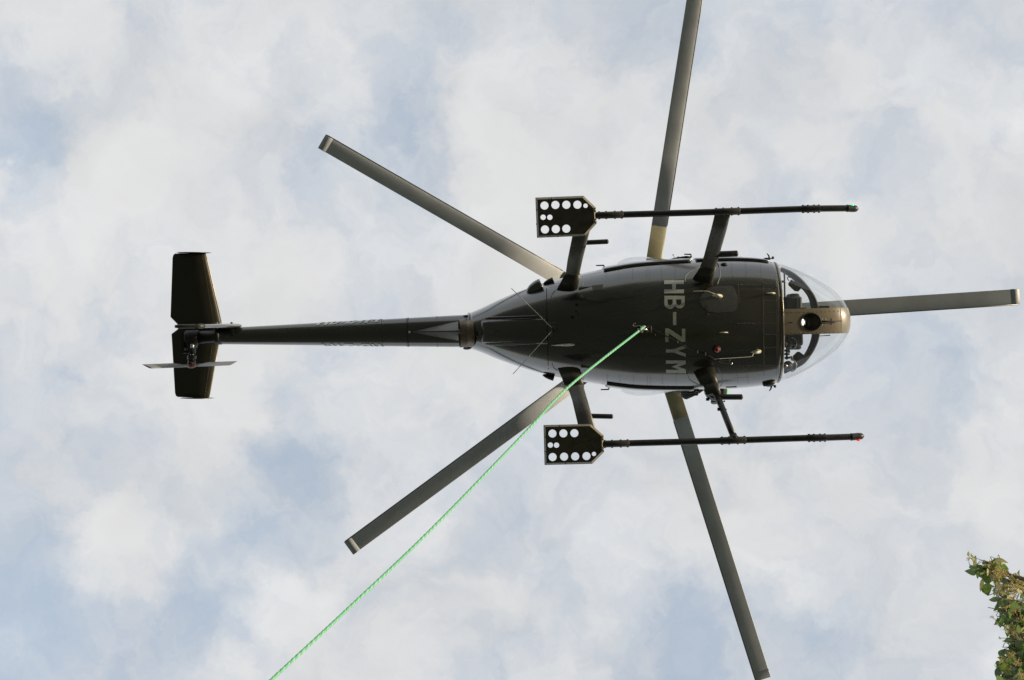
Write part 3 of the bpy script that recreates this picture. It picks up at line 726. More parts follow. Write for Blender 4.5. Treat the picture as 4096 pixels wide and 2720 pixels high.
def foot_plate(parent, outer, holes, zx, zy, lugs):
    zs = 3.136; zp = ZS - .04
    cen = np.mean(np.array(outer), axis=0)
    def mp(q, z): p_ = B(zx + q[0] / zs, zy + q[1] / zs, z); return p_
    n = len(outer); inner = []
    # offset inwards by 26 units
    for i in range(n):
        a = np.array(outer[i - 1], float); b = np.array(outer[i], float); c = np.array(outer[(i + 1) % n], float)
        d1 = (b - a) / np.linalg.norm(b - a); d2 = (c - b) / np.linalg.norm(c - b); n1 = np.array([-d1[1], d1[0]]); n2 = np.array([-d2[1], d2[0]])
        if np.dot(n1, cen - b) < 0: n1 = -n1
        if np.dot(n2, cen - b) < 0: n2 = -n2
        bis = n1 + n2; bis /= np.dot(bis, n1) ; inner.append(tuple(b + bis * 25))
    hl = [[(cx_ + r * math.cos(2 * PI * j / 32), cy_ + r * math.sin(2 * PI * j / 32)) for j in range(32)] for cx_, cy_, r in holes]
    ov, tr = fill(inner, hl)
    pl = mesh_obj('bear_paw', [mp(q, zp) for q in ov], tr, 'plate', parent, False); s = pl.modifiers.new('solid', 'SOLIDIFY'); s.thickness = .008; s.offset = 0
    pl['label'] = 'flat skid plate with punched round holes'
    for i in range(n):
        j = (i + 1) % n
        rm = mesh_obj('rim_flange', [mp(inner[i], zp - .001), mp(inner[j], zp - .001), mp(outer[j], zp + .030), mp(outer[i], zp + .030)], [(0, 1, 2, 3)], 'rim', pl, False)
        s = rm.modifiers.new('solid', 'SOLIDIFY'); s.thickness = .005; s.offset = 0
    for q in lugs:
        c = mp(q, zp + .004); lg = MB().box(c, (.030, .042, .022)).obj('clamp_lug', 'rim', pl, False); add_bevel(lg, .004)
        MB().ell(c + Vector((.004, 0, -.012)), (.007, .007, .005), 8, 5).obj('lug_bolt', 'metal', lg)
    for q in [(outer[0][0] + 12, outer[0][1] + 150), (outer[0][0] + 12, outer[0][1] + 330), (outer[0][0] + 200, outer[0][1] + 6), (outer[-1][0] + 260, outer[-1][1] - 12)]:
        MB().ell(mp(q, zp + .006), (.006, .006, .005), 6, 4).obj('rim_bolt', 'seam', pl)
    return pl
foot_plate(sk_s, [(195, 160), (795, 137), (950, 285), (960, 480), (820, 635), (215, 660)],
           [(307, 258, 51), (444, 250, 51), (581, 248, 51), (720, 247, 51), (822, 260, 28), (290, 405, 33.5), (374, 405, 33.5), (313, 558, 51), (449, 553, 51), (581, 548, 51)], 2080, 740, ((934, 312), (938, 452)))
foot_plate(sk_p, [(297, 880), (885, 868), (1048, 1010), (1053, 1215), (905, 1363), (310, 1378)],
           [(407, 985, 50.5), (544, 983, 50.5), (682, 980, 50.5), (381, 1130, 33.5), (458, 1131, 33.5), (409, 1280, 50.5), (553, 1275, 50.5), (692, 1272, 50.5), (834, 1268, 50.5), (928, 1241, 27)], 2080, 1420, ((1030, 1042), (1034, 1184)))
for skd, y in ((sk_s, 862), (sk_p, 1777)):   # tail of the tube over the plate
    x = 2370 if skd is sk_s else 2392
    a = B(x - 110, y + 3, ZS + .02); b = B(x + 10, y, ZS)
    MB().tube([a, b], .030, 14).obj('skid_heel', 'black', skd)
def strut(secs, m='strut'):
    s = MB().foil([(B(*a), B(*b), th) for a, b, th in secs], 10).obj('landing_gear_strut', m, heli)
    return s
# (leading edge px, trailing edge px)
s1 = strut([((2852, 1128, .10), (2776, 1124, .10), .075), ((2860, 1085, .02), (2797, 1075, .02), .07), ((2873, 1035, -.13), (2814, 1030, -.13), .062), ((2908, 915, -.46), (2846, 910, -.46), .056), ((2922, 856, -.60), (2860, 852, -.60), .052)])
r1 = strut([((2310, 1150, .16), (2244, 1150, .16), .085), ((2318, 1096, .02), (2262, 1098, .02), .075), ((2330, 1040, -.13), (2270, 1040, -.13), .065), ((2364, 905, -.55), (2297, 905, -.55), .056)])
r2 = strut([((2322, 1484, .14), (2240, 1474, .14), .085), ((2334, 1546, -.02), (2268, 1542, -.02), .075), ((2350, 1600, -.17), (2288, 1600, -.17), .065), ((2388, 1735, -.55), (2320, 1735, -.55), .056)])
s2 = strut([((2858, 1474, .10), (2782, 1480, .10), .08), ((2868, 1520, .0), (2803, 1530, .0), .078), ((2876, 1547, -.07), (2815, 1548, -.07), .074), ((2885, 1572, -.13), (2824, 1580, -.13), .072)], 'sleeve')
s2['label'] = 'short fairing at the root of the bare port front strut'
def wedge(parent, le, tr_root, tr_out, th):
    MB().foil([(B(*le[0]), B(*tr_root), th), (B(*le[1]), B(*tr_out), th * .9)], 8).obj('root_fairing', 'sleeve', parent)
wedge(s1, ((2850, 1122, .09), (2866, 1066, -.03)), (2768, 1117, .09), (2800, 1069, -.03), .09)
wedge(r1, ((2312, 1148, .15), (2321, 1096, .01)), (2225, 1161, .15), (2259, 1097, .01), .10)
wedge(r2, ((2324, 1486, .13), (2337, 1547, -.03)), (2230, 1472, .13), (2259, 1541, -.03), .10)
wedge(s2, ((2858, 1478, .09), (2874, 1540, -.05)), (2773, 1487, .09), (2803, 1542, -.05), .095)
# bare oleo tube on the port front
ol = MB().tube([B(2858, 1556, -.09), B(2884, 1620, -.26), B(2911, 1690, -.45), B(2938, 1756, -.60)], [.034, .031, .030, .031], 14).obj('oleo_tube', 'black', s2)
for q, sz in (((2873, 1612, -.26), (.02, .02, .03)), ((2876, 1637, -.31), (.03, .03, .04)), ((2897, 1605, -.24), (.015, .015, .02)), ((2904, 1637, -.31), (.012, .012, .02))):
    MB().box(B(*q), sz).obj('bracket', 'black', s2, False)
MB().tube([B(2932, 1740, -.57), B(2940, 1762, -.62)], [.036, .040], 14).obj('oleo_foot', 'black', s2)
def peg(parent, a, b, r):
    a = B(*a); b = B(*b); d = (b - a).normalized()
    p_ = MB().tube([a - d * .03, a, b - d * .012, b - d * .004, b], [r * .9, r, r, r * .93, r * .6], 14).obj('step_peg', 'black', parent)
    MB().tube([b - d * .018, b - d * .013, b + d * .004], [r * .9, r * 1.06, r * .5], 14).obj('peg_cap', 'sleeve', p_)
peg(s1, (2872, 1017, -.18), (2951, 1014, -.18), .031)
peg(s2, (2884, 1588, -.18), (2970, 1588, -.18), .028)
peg(r1, (2348, 970, -.33), (2433, 966, -.33), .024)
peg(r2, (2364, 1664, -.33), (2451, 1666, -.33), .024)
for st_, a, b in ((s1, (2835, 1030, -.18), (2870, 905, -.5)), (r1, (2296, 1020, -.2), (2312, 950, -.4)), (r2, (2316, 1600, -.2), (2336, 1680, -.4))):
    for i in range(6):
        t_ = i / 5; c = B(a[0] + (b[0] - a[0]) * t_ + random.uniform(-6, 6), a[1] + (b[1] - a[1]) * t_, a[2] + (b[2] - a[2]) * t_ - .031)
        MB().ell(c, (.006, .006, .004), 6, 4).obj('screw', 'seam', st_)

# ---------------------------------------------------------------- tail boom and tail
ZBOOM = .95
ba, bb = B(1905, 1323, ZBOOM), B(872, 1345, ZBOOM + .03)
def boom_c(t): return ba.lerp(bb, t)
def boom_r(t): return .172 + (.083 - .172) * t
bts = [i / 40 for i in range(41)]
boom = MB().tube([boom_c(t) for t in bts], [boom_r(t) for t in bts], 40).obj('tail_boom', 'hull', heli)
for tb, tl in ((.262, .002), (.985, .012)):
    c0, c1 = boom_c(tb), boom_c(tb + tl); MB().tube([c0, c1], [boom_r(tb) + .0025, boom_r(tb + tl) + .0025], 40).obj('boom_joint', 'seam' if tb < .5 else 'sleeve', boom)
bx_dir = (bb - ba).normalized(); by_dir = Vector((0, 0, 1)).cross(bx_dir).normalized(); bz_dir = bx_dir.cross(by_dir)
def on_boom(px_x, ang, off):       # ang from the bottom, + to port
    x = B(px_x, 1335, ZBOOM).x; t = (ba.x - x) / (ba.x - bb.x); r = boom_r(t) + off
    s_dir = Vector((0, 1, 0)); return boom_c(t) + Vector((0, math.sin(ang), -math.cos(ang))) * r
xsS = {'H': (1266, 1310), 'B': (1316, 1354), '-': (1362, 1378), 'Z': (1380, 1418), 'Y': (1430, 1456), 'M': (1460, 1512)}
for ch, (xa, xb) in xsS.items():
    letter(ch, lambda s, u, xa=xa, xb=xb: on_boom(xa + (xb - xa) * s + 26 * u, -math.radians(50 + 72 * u), .004), .08, boom)
xsP = {'H': (1522, 1484), 'B': (1478, 1440), '-': (1428, 1414), 'Z': (1412, 1376), 'Y': (1366, 1340), 'M': (1332, 1284)}
for ch, (xa, xb) in xsP.items():
    letter(ch, lambda s, u, xa=xa, xb=xb: on_boom(xa + (xb - xa) * s + 20 * u, math.radians(53 + 70 * u), .004), .08, boom)
# keel under the boom behind the exhaust
kt = on_boom(1655, 0, 0.0); vv = []; ff = []; nx = 14; nyk = 12
for i in range(nx + 1):
    t = i / nx; x_px = 1655 + (1862 - 1655) * t; hw = math.radians(40) * t ** .9 + .01
    for j in range(nyk + 1):
        u = j / nyk * 2 - 1; p0 = on_boom(x_px, hw * u, .003); p0.z -= .085 * t * (1 - abs(u)) ** 1.3; vv.append(p0)
for i in range(nx):
    for j in range(nyk): q = i * (nyk + 1) + j; ff.append((q, q + 1, q + nyk + 2, q + nyk + 1))
kl = mesh_obj('boom_fairing', vv, ff, 'fairing', boom); kl.data.set_sharp_from_angle(angle=math.radians(25))
MB().tube([on_boom(1668, 0, .004), on_boom(1862, 0, .091)], .0055, 6).obj('fairing_spine', 'seam', boom)
MB().tube([on_boom(1640, 0, -.002), on_boom(1640, 0, .008)], .012, 12).obj('tie_down', 'metal', boom)
mbr = MB()
for px in (1530, 1628, 1636, 1750):
    for j in range(34):
        a = math.radians(-85 + 170 * j / 33); mbr.ell(on_boom(px, a, .0005), (.0032, .0032, .0025), 5, 3)
for a in (-1.15, 1.15, -1.35, 1.35):
    for j in range(36): mbr.ell(on_boom(1500 + j * 9, a, .0005), (.0032, .0032, .0025), 5, 3)
o = mbr.obj('rivets', 'seam', boom); o['kind'] = 'stuff'
# exhaust
ec = B(1884, 1332, .62); ex = Vector((-1, .02, -.12)).normalized()
vv = []; ff = []; n = 40
prof = [(-.02, .140), (.045, .141), (.055, .147), (.062, .141), (.118, .143), (.118, .137), (-.02, .134)]
er = ex.to_track_quat('Z', 'Y').to_matrix()
for z_, r_ in prof:
    for j in range(n): vv.append(ec + er @ Vector((r_ * math.cos(2 * PI * j / n), r_ * math.sin(2 * PI * j / n), z_)))
for i in range(len(prof) - 1):
    for j in range(n): a = i * n + j; b = i * n + (j + 1) % n; ff.append((a, b, b + n, a + n))
exo = mesh_obj('exhaust_pipe', vv, ff, 'exhaust', heli); exo['label'] = 'short heat-browned exhaust pipe'
mesh_obj('exhaust_bore', [ec + er @ Vector((.134 * math.cos(2 * PI * j / n), .134 * math.sin(2 * PI * j / n), .03)) for j in range(n)], [tuple(range(n))], 'blackmatte', exo, False)
for s in (-1, 1):
    MB().ell(B(1868, 1329 + s * 64, .74), (.042, .016, .10), 12, 8).obj('notch_shade', 'blackmatte', heli)  # black blobs standing in for the shaded notches beside the exhaust

# stabiliser
ZT = 1.74
def poly_wing(pts, z, th, name, parent):    # pts: (le px), (te px) from tip to tip
    return MB().foil([(B(*a, z), B(*b, z), th_) for a, b, th_ in pts], 12).obj(name, 'stab', parent)
stab = poly_wing([((819, 1012), (700, 1014), .050), ((822, 1016), (693, 1020), .056), ((828, 1040), (690, 1032), .060), ((886, 1292), (682, 1268), .085), ((890, 1302), (714, 1301), .080), ((889, 1316), (712, 1316), .080),
                  ((874, 1380), (686, 1336), .085), ((840, 1570), (700, 1572), .060), ((836, 1588), (704, 1584), .056), ((834, 1592), (712, 1588), .050)], ZT, .04, 'horizontal_stabilizer', heli)
for y, x0, x1 in ((1011, 714, 849), (1592, 727, 860)):
    a = B(x0, y, ZT); b = B(x1, y, ZT)
    MB().foil([(b + Vector((-.10, 0, -.16)), a + Vector((0, 0, -.16)), .008), (b, a + Vector((0, 0, 0)), .012), (b + Vector((-.12, 0, .20)), a + Vector((-.04, 0, .20)), .008)], 6).obj('end_plate', 'stab', stab)
M['sunlit_edge'] = mat('sunlit_leading_edge', (0.40, 0.36, 0.28), 0.35, metal=0.3, var=0.2, vscale=20)  # paler than the wing: sun on the leading edge put into the colour
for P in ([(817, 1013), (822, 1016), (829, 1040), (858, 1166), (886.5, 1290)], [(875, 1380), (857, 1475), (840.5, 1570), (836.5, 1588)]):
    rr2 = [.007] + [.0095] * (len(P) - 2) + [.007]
    MB().tube([B(x - 1.5, y, ZT) for x, y in P], rr2, 8).obj('sunlit_edge_strip', 'sunlit_edge', stab)  # strip added to carry the painted sun glow
mbr = MB()
for (xa, ya, xb, yb) in ((809, 1020, 853, 1285), (848, 1385, 819, 1584)):
    for j in range(36):
        t_ = j / 35; c = B(xa + (xb - xa) * t_, ya + (yb - ya) * t_, ZT - .5 * np.interp(t_ if xb > xa else 1 - t_, [0, 1], [.050, .074])); mbr.ell(c, (.004, .004, .003), 5, 3)
o = mbr.obj('rivets', 'rivet', stab); o['kind'] = 'stuff'
ZV = B(900, 1303, .7).y
def F(px, z): q = B(px, 1303, z); return Vector((q.x, B(px, 1303 + (930 - px) * .012, z).y, z))
fin = MB().foil([(F(967, .97), F(835, .97), .050), (F(968, .90), F(828, .90), .050), (F(900, .60), F(775, .60), .044), (F(808, .27), F(718, .27), .040), (F(800, .24), F(722, .24), .036)], 10).obj('ventral_fin', 'hull_grey', heli)
MB().foil([(F(962, 1.0), F(820, 1.0), .05), (F(890, 1.72), F(715, 1.72), .045)], 10).obj('dorsal_fin', 'hull', heli)
MB().tube([F(815, .26), F(790, .235), F(745, .215), F(712, .21), F(700, .215)], [.020, .0215, .021, .020, .014], 14).obj('tail_skid', 'sleeve', fin)
MB().foil([(F(822, .30), F(775, .30), .050), (F(795, .22), F(765, .22), .046)], 8).obj('skid_joint', 'blackmatte', fin)
for q in ((927, .90), (866, .93)):
    c = F(*q); MB().box(c + Vector((0, .055, .0)), (.03, .11, .03)).obj('fin_bracket', 'black', fin, False)
    MB().box(c + Vector((0, -.030, .0)), (.022, .016, .03)).obj('fin_bolt', 'metal', fin, False)
# tail gearbox and rotor
gb = MB().tube([B(880, 1345, .97), B(862, 1346, .97), B(860, 1346, .97), B(790, 1350, .97)], [.088, .088, .066, .064], 20).obj('tail_gearbox', 'black', heli)
MB().tube([B(792, 1350, .97), B(790, 1350, .97), B(745, 1352, .97), B(738, 1352, .97)], [.078, .080, .078, .05], 20).obj('gear_case', 'blackmatte', gb)
MB().tube([B(765, 1352, .97), B(765, 1392, .97), B(766, 1394, .97), B(767, 1415, .97)], [.068, .062, .045, .042], 18).obj('output_housing', 'black', gb)
MB().box(B(732, 1372, .96), (.035, .19, .07)).obj('control_arm', 'blackmatte', gb, False)
MB().tube([B(769, 1376, .90), B(769, 1392, .90)], .020, 12).obj('sight_gauge', 'metal', gb)
MB().tube([B(733, 1408, .95), B(762, 1408, .95)], .016, 10).obj('pitch_link', 'blackmatte', gb)
tr_ = MB().tube([B(768, 1400, .97), B(768, 1455, .97)], .020, 14).obj('tail_rotor', 'metal', heli)
MB().tube([B(767, 1420, .97), B(767, 1424, .97), B(767, 1436, .97), B(767, 1438, .97)], [.036, .048, .048, .036], 18).obj('swashplate', 'sleeve', tr_)
MB().tube([B(767, 1441, .97), B(766, 1458, .97)], [.040, .044], 16).obj('rotor_fork', 'black', tr_)
hubc = B(765, 1462, .97); MB().ell(hubc, (.052, .030, .052), 16, 10).obj('tail_rotor_hub', 'mark', tr_)
MB().ell(B(768, 1452, .93), (.016, .016, .016)).obj('hub_bolt', 'exhaust', tr_)
tdir = Vector((math.cos(math.radians(61)), 0, math.sin(math.radians(61))))
for s in (-1, 1):
    perp = Vector((-tdir.z, 0, tdir.x)); d_ = tdir * s; pl = Vector((0, .35, 0)) + perp * s * .94
    secs = []
    for r_, ch, th in ((.04, .05, .03), (.12, .06, .028), (.18, .125, .018), (.66, .125, .014), (.69, .12, .012)):
        c = hubc + d_ * r_; secs.append((c + pl * ch * .3, c - pl * ch * .7, th))
    MB().foil(secs, 8).obj('tail_rotor_blade', 'tailblade', tr_)

# ---------------------------------------------------------------- main rotor
ZR = 1.80
hubp = B(2590, 1297, ZR)
mr_ = MB().tube([Vector((hubp.x - .03, hubp.y, 1.40)), Vector((hubp.x, hubp.y, ZR - .12))], [.12, .075], 20).obj('main_rotor', 'black', heli)
MB().tube([hubp + Vector((0, 0, -.14)), hubp + Vector((0, 0, -.10)), hubp + Vector((0, 0, .03)), hubp + Vector((0, 0, .07))], [.12, .17, .17, .09], 24).obj('rotor_hub', 'black', mr_)
def ipx(x, y): q = B(x, y, ZR); return q
TIPS = [(1296, 552), (1387, 2182), (3042, 2726), (4092, 1200), (2821, -178)]
for px, py in TIPS:
    d_ = (ipx(px, py) - hubp); d_.z = 0; d_.normalize(); lead = Vector((0, 0, 1)).cross(d_); R = 4.025    # turns anticlockwise seen from above
    def sec(r_, ch, th, tw=0.0):
        c = hubp + d_ * r_ + Vector((0, 0, .012 * r_)); pl = (lead * math.cos(tw) + Vector((0, 0, 1)) * math.sin(tw)).normalized()
        return (c + pl * ch * .28, c - pl * ch * .72, th)
    MB().tube([hubp + d_ * .10, hubp + d_ * .22, hubp + d_ * .40, hubp + d_ * .52], [.05, .058, .05, .04], 14).obj('pitch_case', 'black', mr_)
    bl = MB().foil([sec(.44, .07, .05, .17), sec(.56, .135, .034, .16), sec(.66, .171, .026, .15), sec(1.062, .171, .024, .14)], 12).obj('blade_root', 'bladeroot', mr_)
    MB().foil([sec(1.06, .172, .0205, .14), sec(1.8, .172, .0205, .12), sec(2.6, .172, .0205, .09), sec(3.4, .172, .0205, .07), sec(R - .02, .172, .0205, .05), sec(R, .168, .016, .05)], 12).obj('rotor_blade', 'blade', mr_)
    le = [sec(r_, .172, .0205, tw)[0] - lead * .004 for r_, tw in ((1.08, .14), (1.8, .12), (2.6, .09), (3.4, .07), (R - .01, .05))]
    MB().tube(le, .0075, 8).obj('erosion_strip', 'abrasion', mr_)
    tc_ = sec(R - .09, .175, .0235, .054), sec(R + .004, .173, .020, .05); MB().foil(list(tc_), 10).obj('tip_cap', 'tip', mr_)
    MB().tube([hubp + d_ * .18 + lead * .10 + Vector((0, 0, -.25)), hubp + d_ * .24 + lead * .09 + Vector((0, 0, -.02))], .012, 8).obj('pitch_link', 'metal', mr_)

# ---------------------------------------------------------------- cockpit things seen through the bubble
def Bq(q, z): return B(3080 + q[0] / 2.903, 1020 + q[1] / 2.903, z)
bow_o = [(128, 150), (250, 200), (370, 290), (480, 420), (540, 530), (570, 650), (578, 785), (572, 930), (540, 1040), (480, 1150), (400, 1250), (300, 1310), (165, 1372)]
bow_i = [(128, 182), (250, 262), (345, 360), (410, 430), (455, 510), (486, 650), (492, 785), (488, 930), (468, 1020), (430, 1110), (385, 1175), (290, 1250), (165, 1330)]
def on_roof(q):
    z = 1.0
    for _ in range(8):
        p_ = Bq(q, z); z = zup(min(p_.x, 2.1), p_.y) - .025
    p_ = Bq(q, z); p_.z = z; return p_
O = smooth_path(bow_o, 4); I = smooth_path(bow_i, 4)
vv = []; ff = []
for a, b in zip(O, I): vv += [on_roof(a), on_roof((a[0] * .5 + b[0] * .5, a[1] * .5 + b[1] * .5)), on_roof(b)]
for i in range(len(O) - 1): ff += [(3 * i, 3 * i + 1, 3 * i + 4, 3 * i + 3), (3 * i + 1, 3 * i + 2, 3 * i + 5, 3 * i + 4)]
bow = mesh_obj('windscreen_bow', vv, ff, 'bow', heli); s = bow.modifiers.new('solid', 'SOLIDIFY'); s.thickness = .02; s.offset = 0
for P in ([(565, 590), (685, 590), (685, 622), (560, 622)], [(560, 938), (695, 926), (695, 938), (560, 945)]):
    ov, tr = fill(P); o = mesh_obj('bow_tab', [Bq(q, .72) for q in ov], tr, 'bow', bow, False); s = o.modifiers.new('solid', 'SOLIDIFY'); s.thickness = .02
for P in ([(245, 285), (370, 375), (325, 425), (285, 420), (212, 352), (212, 325)], [(262, 1210), (262, 1172), (315, 1122), (340, 1124), (392, 1165), (385, 1180), (300, 1235)]):
    ov, tr = fill(P); o = mesh_obj('sun_visor', [Bq(q, .84) for q in ov], tr, 'bow', bow, False); s = o.modifiers.new('solid', 'SOLIDIFY'); s.thickness = .03
MB().tube([Bq(q, .80) for q in smooth_path([(222, 300), (203, 275), (212, 255), (240, 262)], 5)], .005, 6).obj('wire', 'bow', heli)
MB().tube([Bq((167, 190), .5), Bq((170, 400), .48), Bq((175, 640), .46)], .009, 8).box(Bq((150, 308), .49), (.05, .022, .015)).box(Bq((155, 525), .47), (.05, .03, .015)).obj('floor_frame', 'interior', heli)
def rbox(name, c0, c1, z0, z1, m, parent=heli, bev=.02):
    a = Bq(c0, z0); b = Bq(c1, z0); o = MB().box(((a.x + b.x) / 2, (a.y + b.y) / 2, (z0 + z1) / 2), (abs(b.x - a.x), abs(b.y - a.y), z1 - z0)).obj(name, m, parent, False); return add_bevel(o, bev)
ped = rbox('instrument_pedestal', (180, 485), (388, 1052), .34, .80, 'interior')
rbox('instrument_cowl', (235, 447), (350, 500), .40, .74, 'interior', ped, .025)
rbox('instrument_cowl', (248, 1040), (372, 1098), .40, .74, 'interior', ped, .03)
rbox('pedestal_foot', (300, 612), (428, 640), .30, .36, 'bow', ped, .006)
MB().tube([Bq((316, 500), .36), Bq((316, 1050), .36)], .022, 14).obj('torque_tube', 'interior', ped)
for cy_ in (1028, 1285):     # rudder pedals: disc with a bright rim
    c = Bq((218, cy_), .36); e_ = [c + Vector((.062 * math.cos(a) * .35 + .015, .047 * math.sin(a) * 1.15, .055 * math.cos(a))) for a in [2 * PI * j / 20 for j in range(21)]]
    pd_ = MB().ell(c + Vector((-.008, 0, 0)), (.05, .05, .05), 14, 8).obj('rudder_pedal', 'bow', heli)
    MB().tube([c + Vector((.018 + .02 * math.cos(a), .058 * math.sin(a), -.03)) + Vector((.035 * math.cos(a), 0, 0)) for a in [PI * (j / 16 - .5) for j in range(17)]], .006, 8).obj('pedal_rim', 'pedal', pd_)
    MB().add([c + Vector((-.06, -.04, -.05)), c + Vector((-.015, -.0, -.05)), c + Vector((-.03, .03, -.05)), c + Vector((-.06, -.04, -.04)), c + Vector((-.015, 0, -.04)), c + Vector((-.03, .03, -.04))], [(0, 1, 2), (3, 5, 4), (0, 3, 4, 1), (1, 4, 5, 2), (2, 5, 3, 0)]).obj('pedal_bracket', 'pedal', pd_)
lk = MB()
for a, b in (((165, 1110), (225, 1110)), ((195, 1080), (195, 1215)), ((165, 1150), (228, 1150)), ((170, 1195), (255, 1190)), ((222, 1085), (222, 1135)), ((240, 1175), (262, 1215))):
    lk.tube([Bq(a, .40), Bq(b, .40)], .011, 8)
lk.obj('pedal_linkage', 'bow', heli)

# ---------------------------------------------------------------- pilot leaning out of the port door
pv = [((.72, .30, .62), .17), ((.70, .36, .82), .16), ((.70, .46, .99), .15), ((.755, .54, 1.07), .075), ((.80, .62, 1.06), .085),            # hips, belly, chest, neck, head
      ((.66, .63, .98), .085), ((.47, .725, .93), .062), ((.60, .67, .80), .05), ((.70, .60, .76), .042), ((.75, .575, .755), .036),             # near arm
      ((.74, .27, 1.04), .085), ((.86, .12, .84), .06), ((1.02, .10, .74), .045),
      ((.80, .40, .60), .10), ((1.08, .40, .62), .08), ((1.22, .38, .36), .055), ((1.30, .38, .30), .045),
      ((.80, .20, .60), .10), ((1.08, .19, .62), .08), ((1.22, .19, .36), .055), ((1.30, .19, .30), .045)]
pe = [(0, 1), (1, 2), (2, 3), (3, 4), (2, 5), (5, 6), (6, 7), (7, 8), (8, 9), (2, 10), (10, 11), (11, 12), (0, 13), (13, 14), (14, 15), (15, 16), (0, 17), (17, 18), (18, 19), (19, 20)]
me = bpy.data.meshes.new('person'); me.from_pydata([q for q, r in pv], pe, []); me.update()
per = bpy.data.objects.new('person', me); C.objects.link(per); per.matrix_world = HM; me.materials.append(M['suit'])
sm_ = per.modifiers.new('skin', 'SKIN'); sl = me.skin_vertices[0].data
for i, (q, r) in enumerate(pv): sl[i].radius = (r, r); sl[i].use_root = (i == 0)
sm_.use_smooth_shade = True
ss = per.modifiers.new('sub', 'SUBSURF'); ss.levels = 2; ss.render_levels = 2
tag(per, 'pilot in dark flight suit and lime green helmet leaning out of the open cockpit door', 'person')
hcn = B(2866, 1557, 1.0)
def pchild(mb, name, m): o = mb.obj(name, m); o.parent = per; return o
hl = pchild(MB().ell(hcn, (.128, .118, .140), 20, 14), 'helmet', 'helmet')
o = MB().ell(hcn + Vector((-.012, .006, -.040)), (.124, .117, .112), 20, 14).obj('visor', 'visor'); o.parent = hl
o = MB().tube([hcn + Vector((-.02, .118, .0)), hcn + Vector((-.02, .135, -.01))], .045, 14).obj('ear_cup', 'visor'); o.parent = hl
o = MB().box(hcn + Vector((-.10, .10, -.05)), (.035, .03, .03)).obj('chin_strap', 'visor', None, False); o.parent = hl

# ---------------------------------------------------------------- rope
def CW(px, py, d): return to_world(((px - CX) / FPX * d, (py - CY) / FPX * d, d))
hw = HM @ (hc + Vector((0, 0, -.09)))
dh = (RQ.transposed() @ (hw - CAM)).z
ctrl = [hw + Vector((0, 0, .02)), CW(2558, 1322, dh - .12)]
d_end = 12.7
for px, py, t_ in ((2278, 1544, .15), (2100, 1731, .28), (1735, 2108, .60), (1400, 2428, .845), (1081, 2724, 1.0)):
    d = 1 / (1 / (dh - .1) + (1 / d_end - 1 / (dh - .1)) * ((2558 - px) / (2558 - 1081)))
    ctrl.append(CW(px, py, d))
dirn = (ctrl[-1] - ctrl[-2]).normalized()
# carry on down to the ground
q = ctrl[-1].copy()
while q.z > 1.2:
    q = q + dirn * 1.2; ctrl.append(q.copy())
s_ = q.z / -dirn.z; ctrl.append(q + dirn * s_ * .995 + Vector((0, 0, .012)))
rp_ = [Vector(x) for x in smooth_path(ctrl, 10)]
# resample evenly; round braided cover with a slightly wavy surface
seg = [0.0]
for i in range(1, len(rp_)): seg.append(seg[-1] + (rp_[i] - rp_[i - 1]).length)
LEN = seg[-1]; nR = int(LEN / .018); arr = np.array([tuple(x) for x in rp_]); ss_ = np.linspace(0, LEN, nR)
pts = [Vector((np.interp(s, seg, arr[:, 0]), np.interp(s, seg, arr[:, 1]), np.interp(s, seg, arr[:, 2]))) for s in ss_]
ns = 10; vv = []; ff = []; uv = []
up = None
for i, q in enumerate(pts):
    t = (pts[min(i + 1, nR - 1)] - pts[max(i - 1, 0)]).normalized()
    if up is None: up = t.orthogonal().normalized()
    up = (up - t * up.dot(t)).normalized(); sd = t.cross(up)
    for j in range(ns):
        a = 2 * PI * j / ns; r = .0112 * (1 + .07 * math.sin(a * 2 + ss_[i] / .055 * 2 * PI) + .05 * math.sin(-a * 2 + ss_[i] / .055 * 2 * PI))
        vv.append(q + (up * math.cos(a) + sd * math.sin(a)) * r)
for i in range(nR - 1):
    for j in range(ns): a = i * ns + j; b = i * ns + (j + 1) % ns; ff.append((a, b, b + ns, a + ns))
rm_ = bpy.data.materials.new('rope_braid'); rm_.use_nodes = True; t = rm_.node_tree; p = t.nodes['Principled BSDF']; p.inputs['Roughness'].default_value = .65
uvn = t.nodes.new('ShaderNodeUVMap'); sx = t.nodes.new('ShaderNodeSeparateXYZ'); t.links.new(uvn.outputs[0], sx.inputs[0])
def tm(op, a, b):
    n = t.nodes.new('ShaderNodeMath'); n.operation = op
    for i, x in enumerate((a, b)):
        if isinstance(x, (int, float)): n.inputs[i].default_value = x
        else: t.links.new(x, n.inputs[i])
    return n.outputs[0]
s1_ = tm('SINE', tm('ADD', tm('MULTIPLY', sx.outputs[0], 2 * PI / .075), tm('MULTIPLY', sx.outputs[1], 2 * PI * 2)), 0)
fr_ = tm('FRACT', tm('ADD', tm('DIVIDE', sx.outputs[0], .070), tm('MULTIPLY', sx.outputs[1], 1.0)), 0)
light = tm('LESS_THAN', fr_, .30)
nz = t.nodes.new('ShaderNodeTexNoise'); nz.inputs['Scale'].default_value = 2.0; tcx = t.nodes.new('ShaderNodeTexCoord'); t.links.new(tcx.outputs['Object'], nz.inputs['Vector'])
c1 = t.nodes.new('ShaderNodeMix'); c1.data_type = 'RGBA'; t.links.new(nz.outputs['Fac'], c1.inputs[0]); c1.inputs[6].default_value = (.115, .46, .25, 1); c1.inputs[7].default_value = (.19, .58, .34, 1)
c2 = t.nodes.new('ShaderNodeMix'); c2.data_type = 'RGBA'; t.links.new(light, c2.inputs[0]); t.links.new(c1.outputs[2], c2.inputs[6]); c2.inputs[7].default_value = (.30, .60, .38, 1)
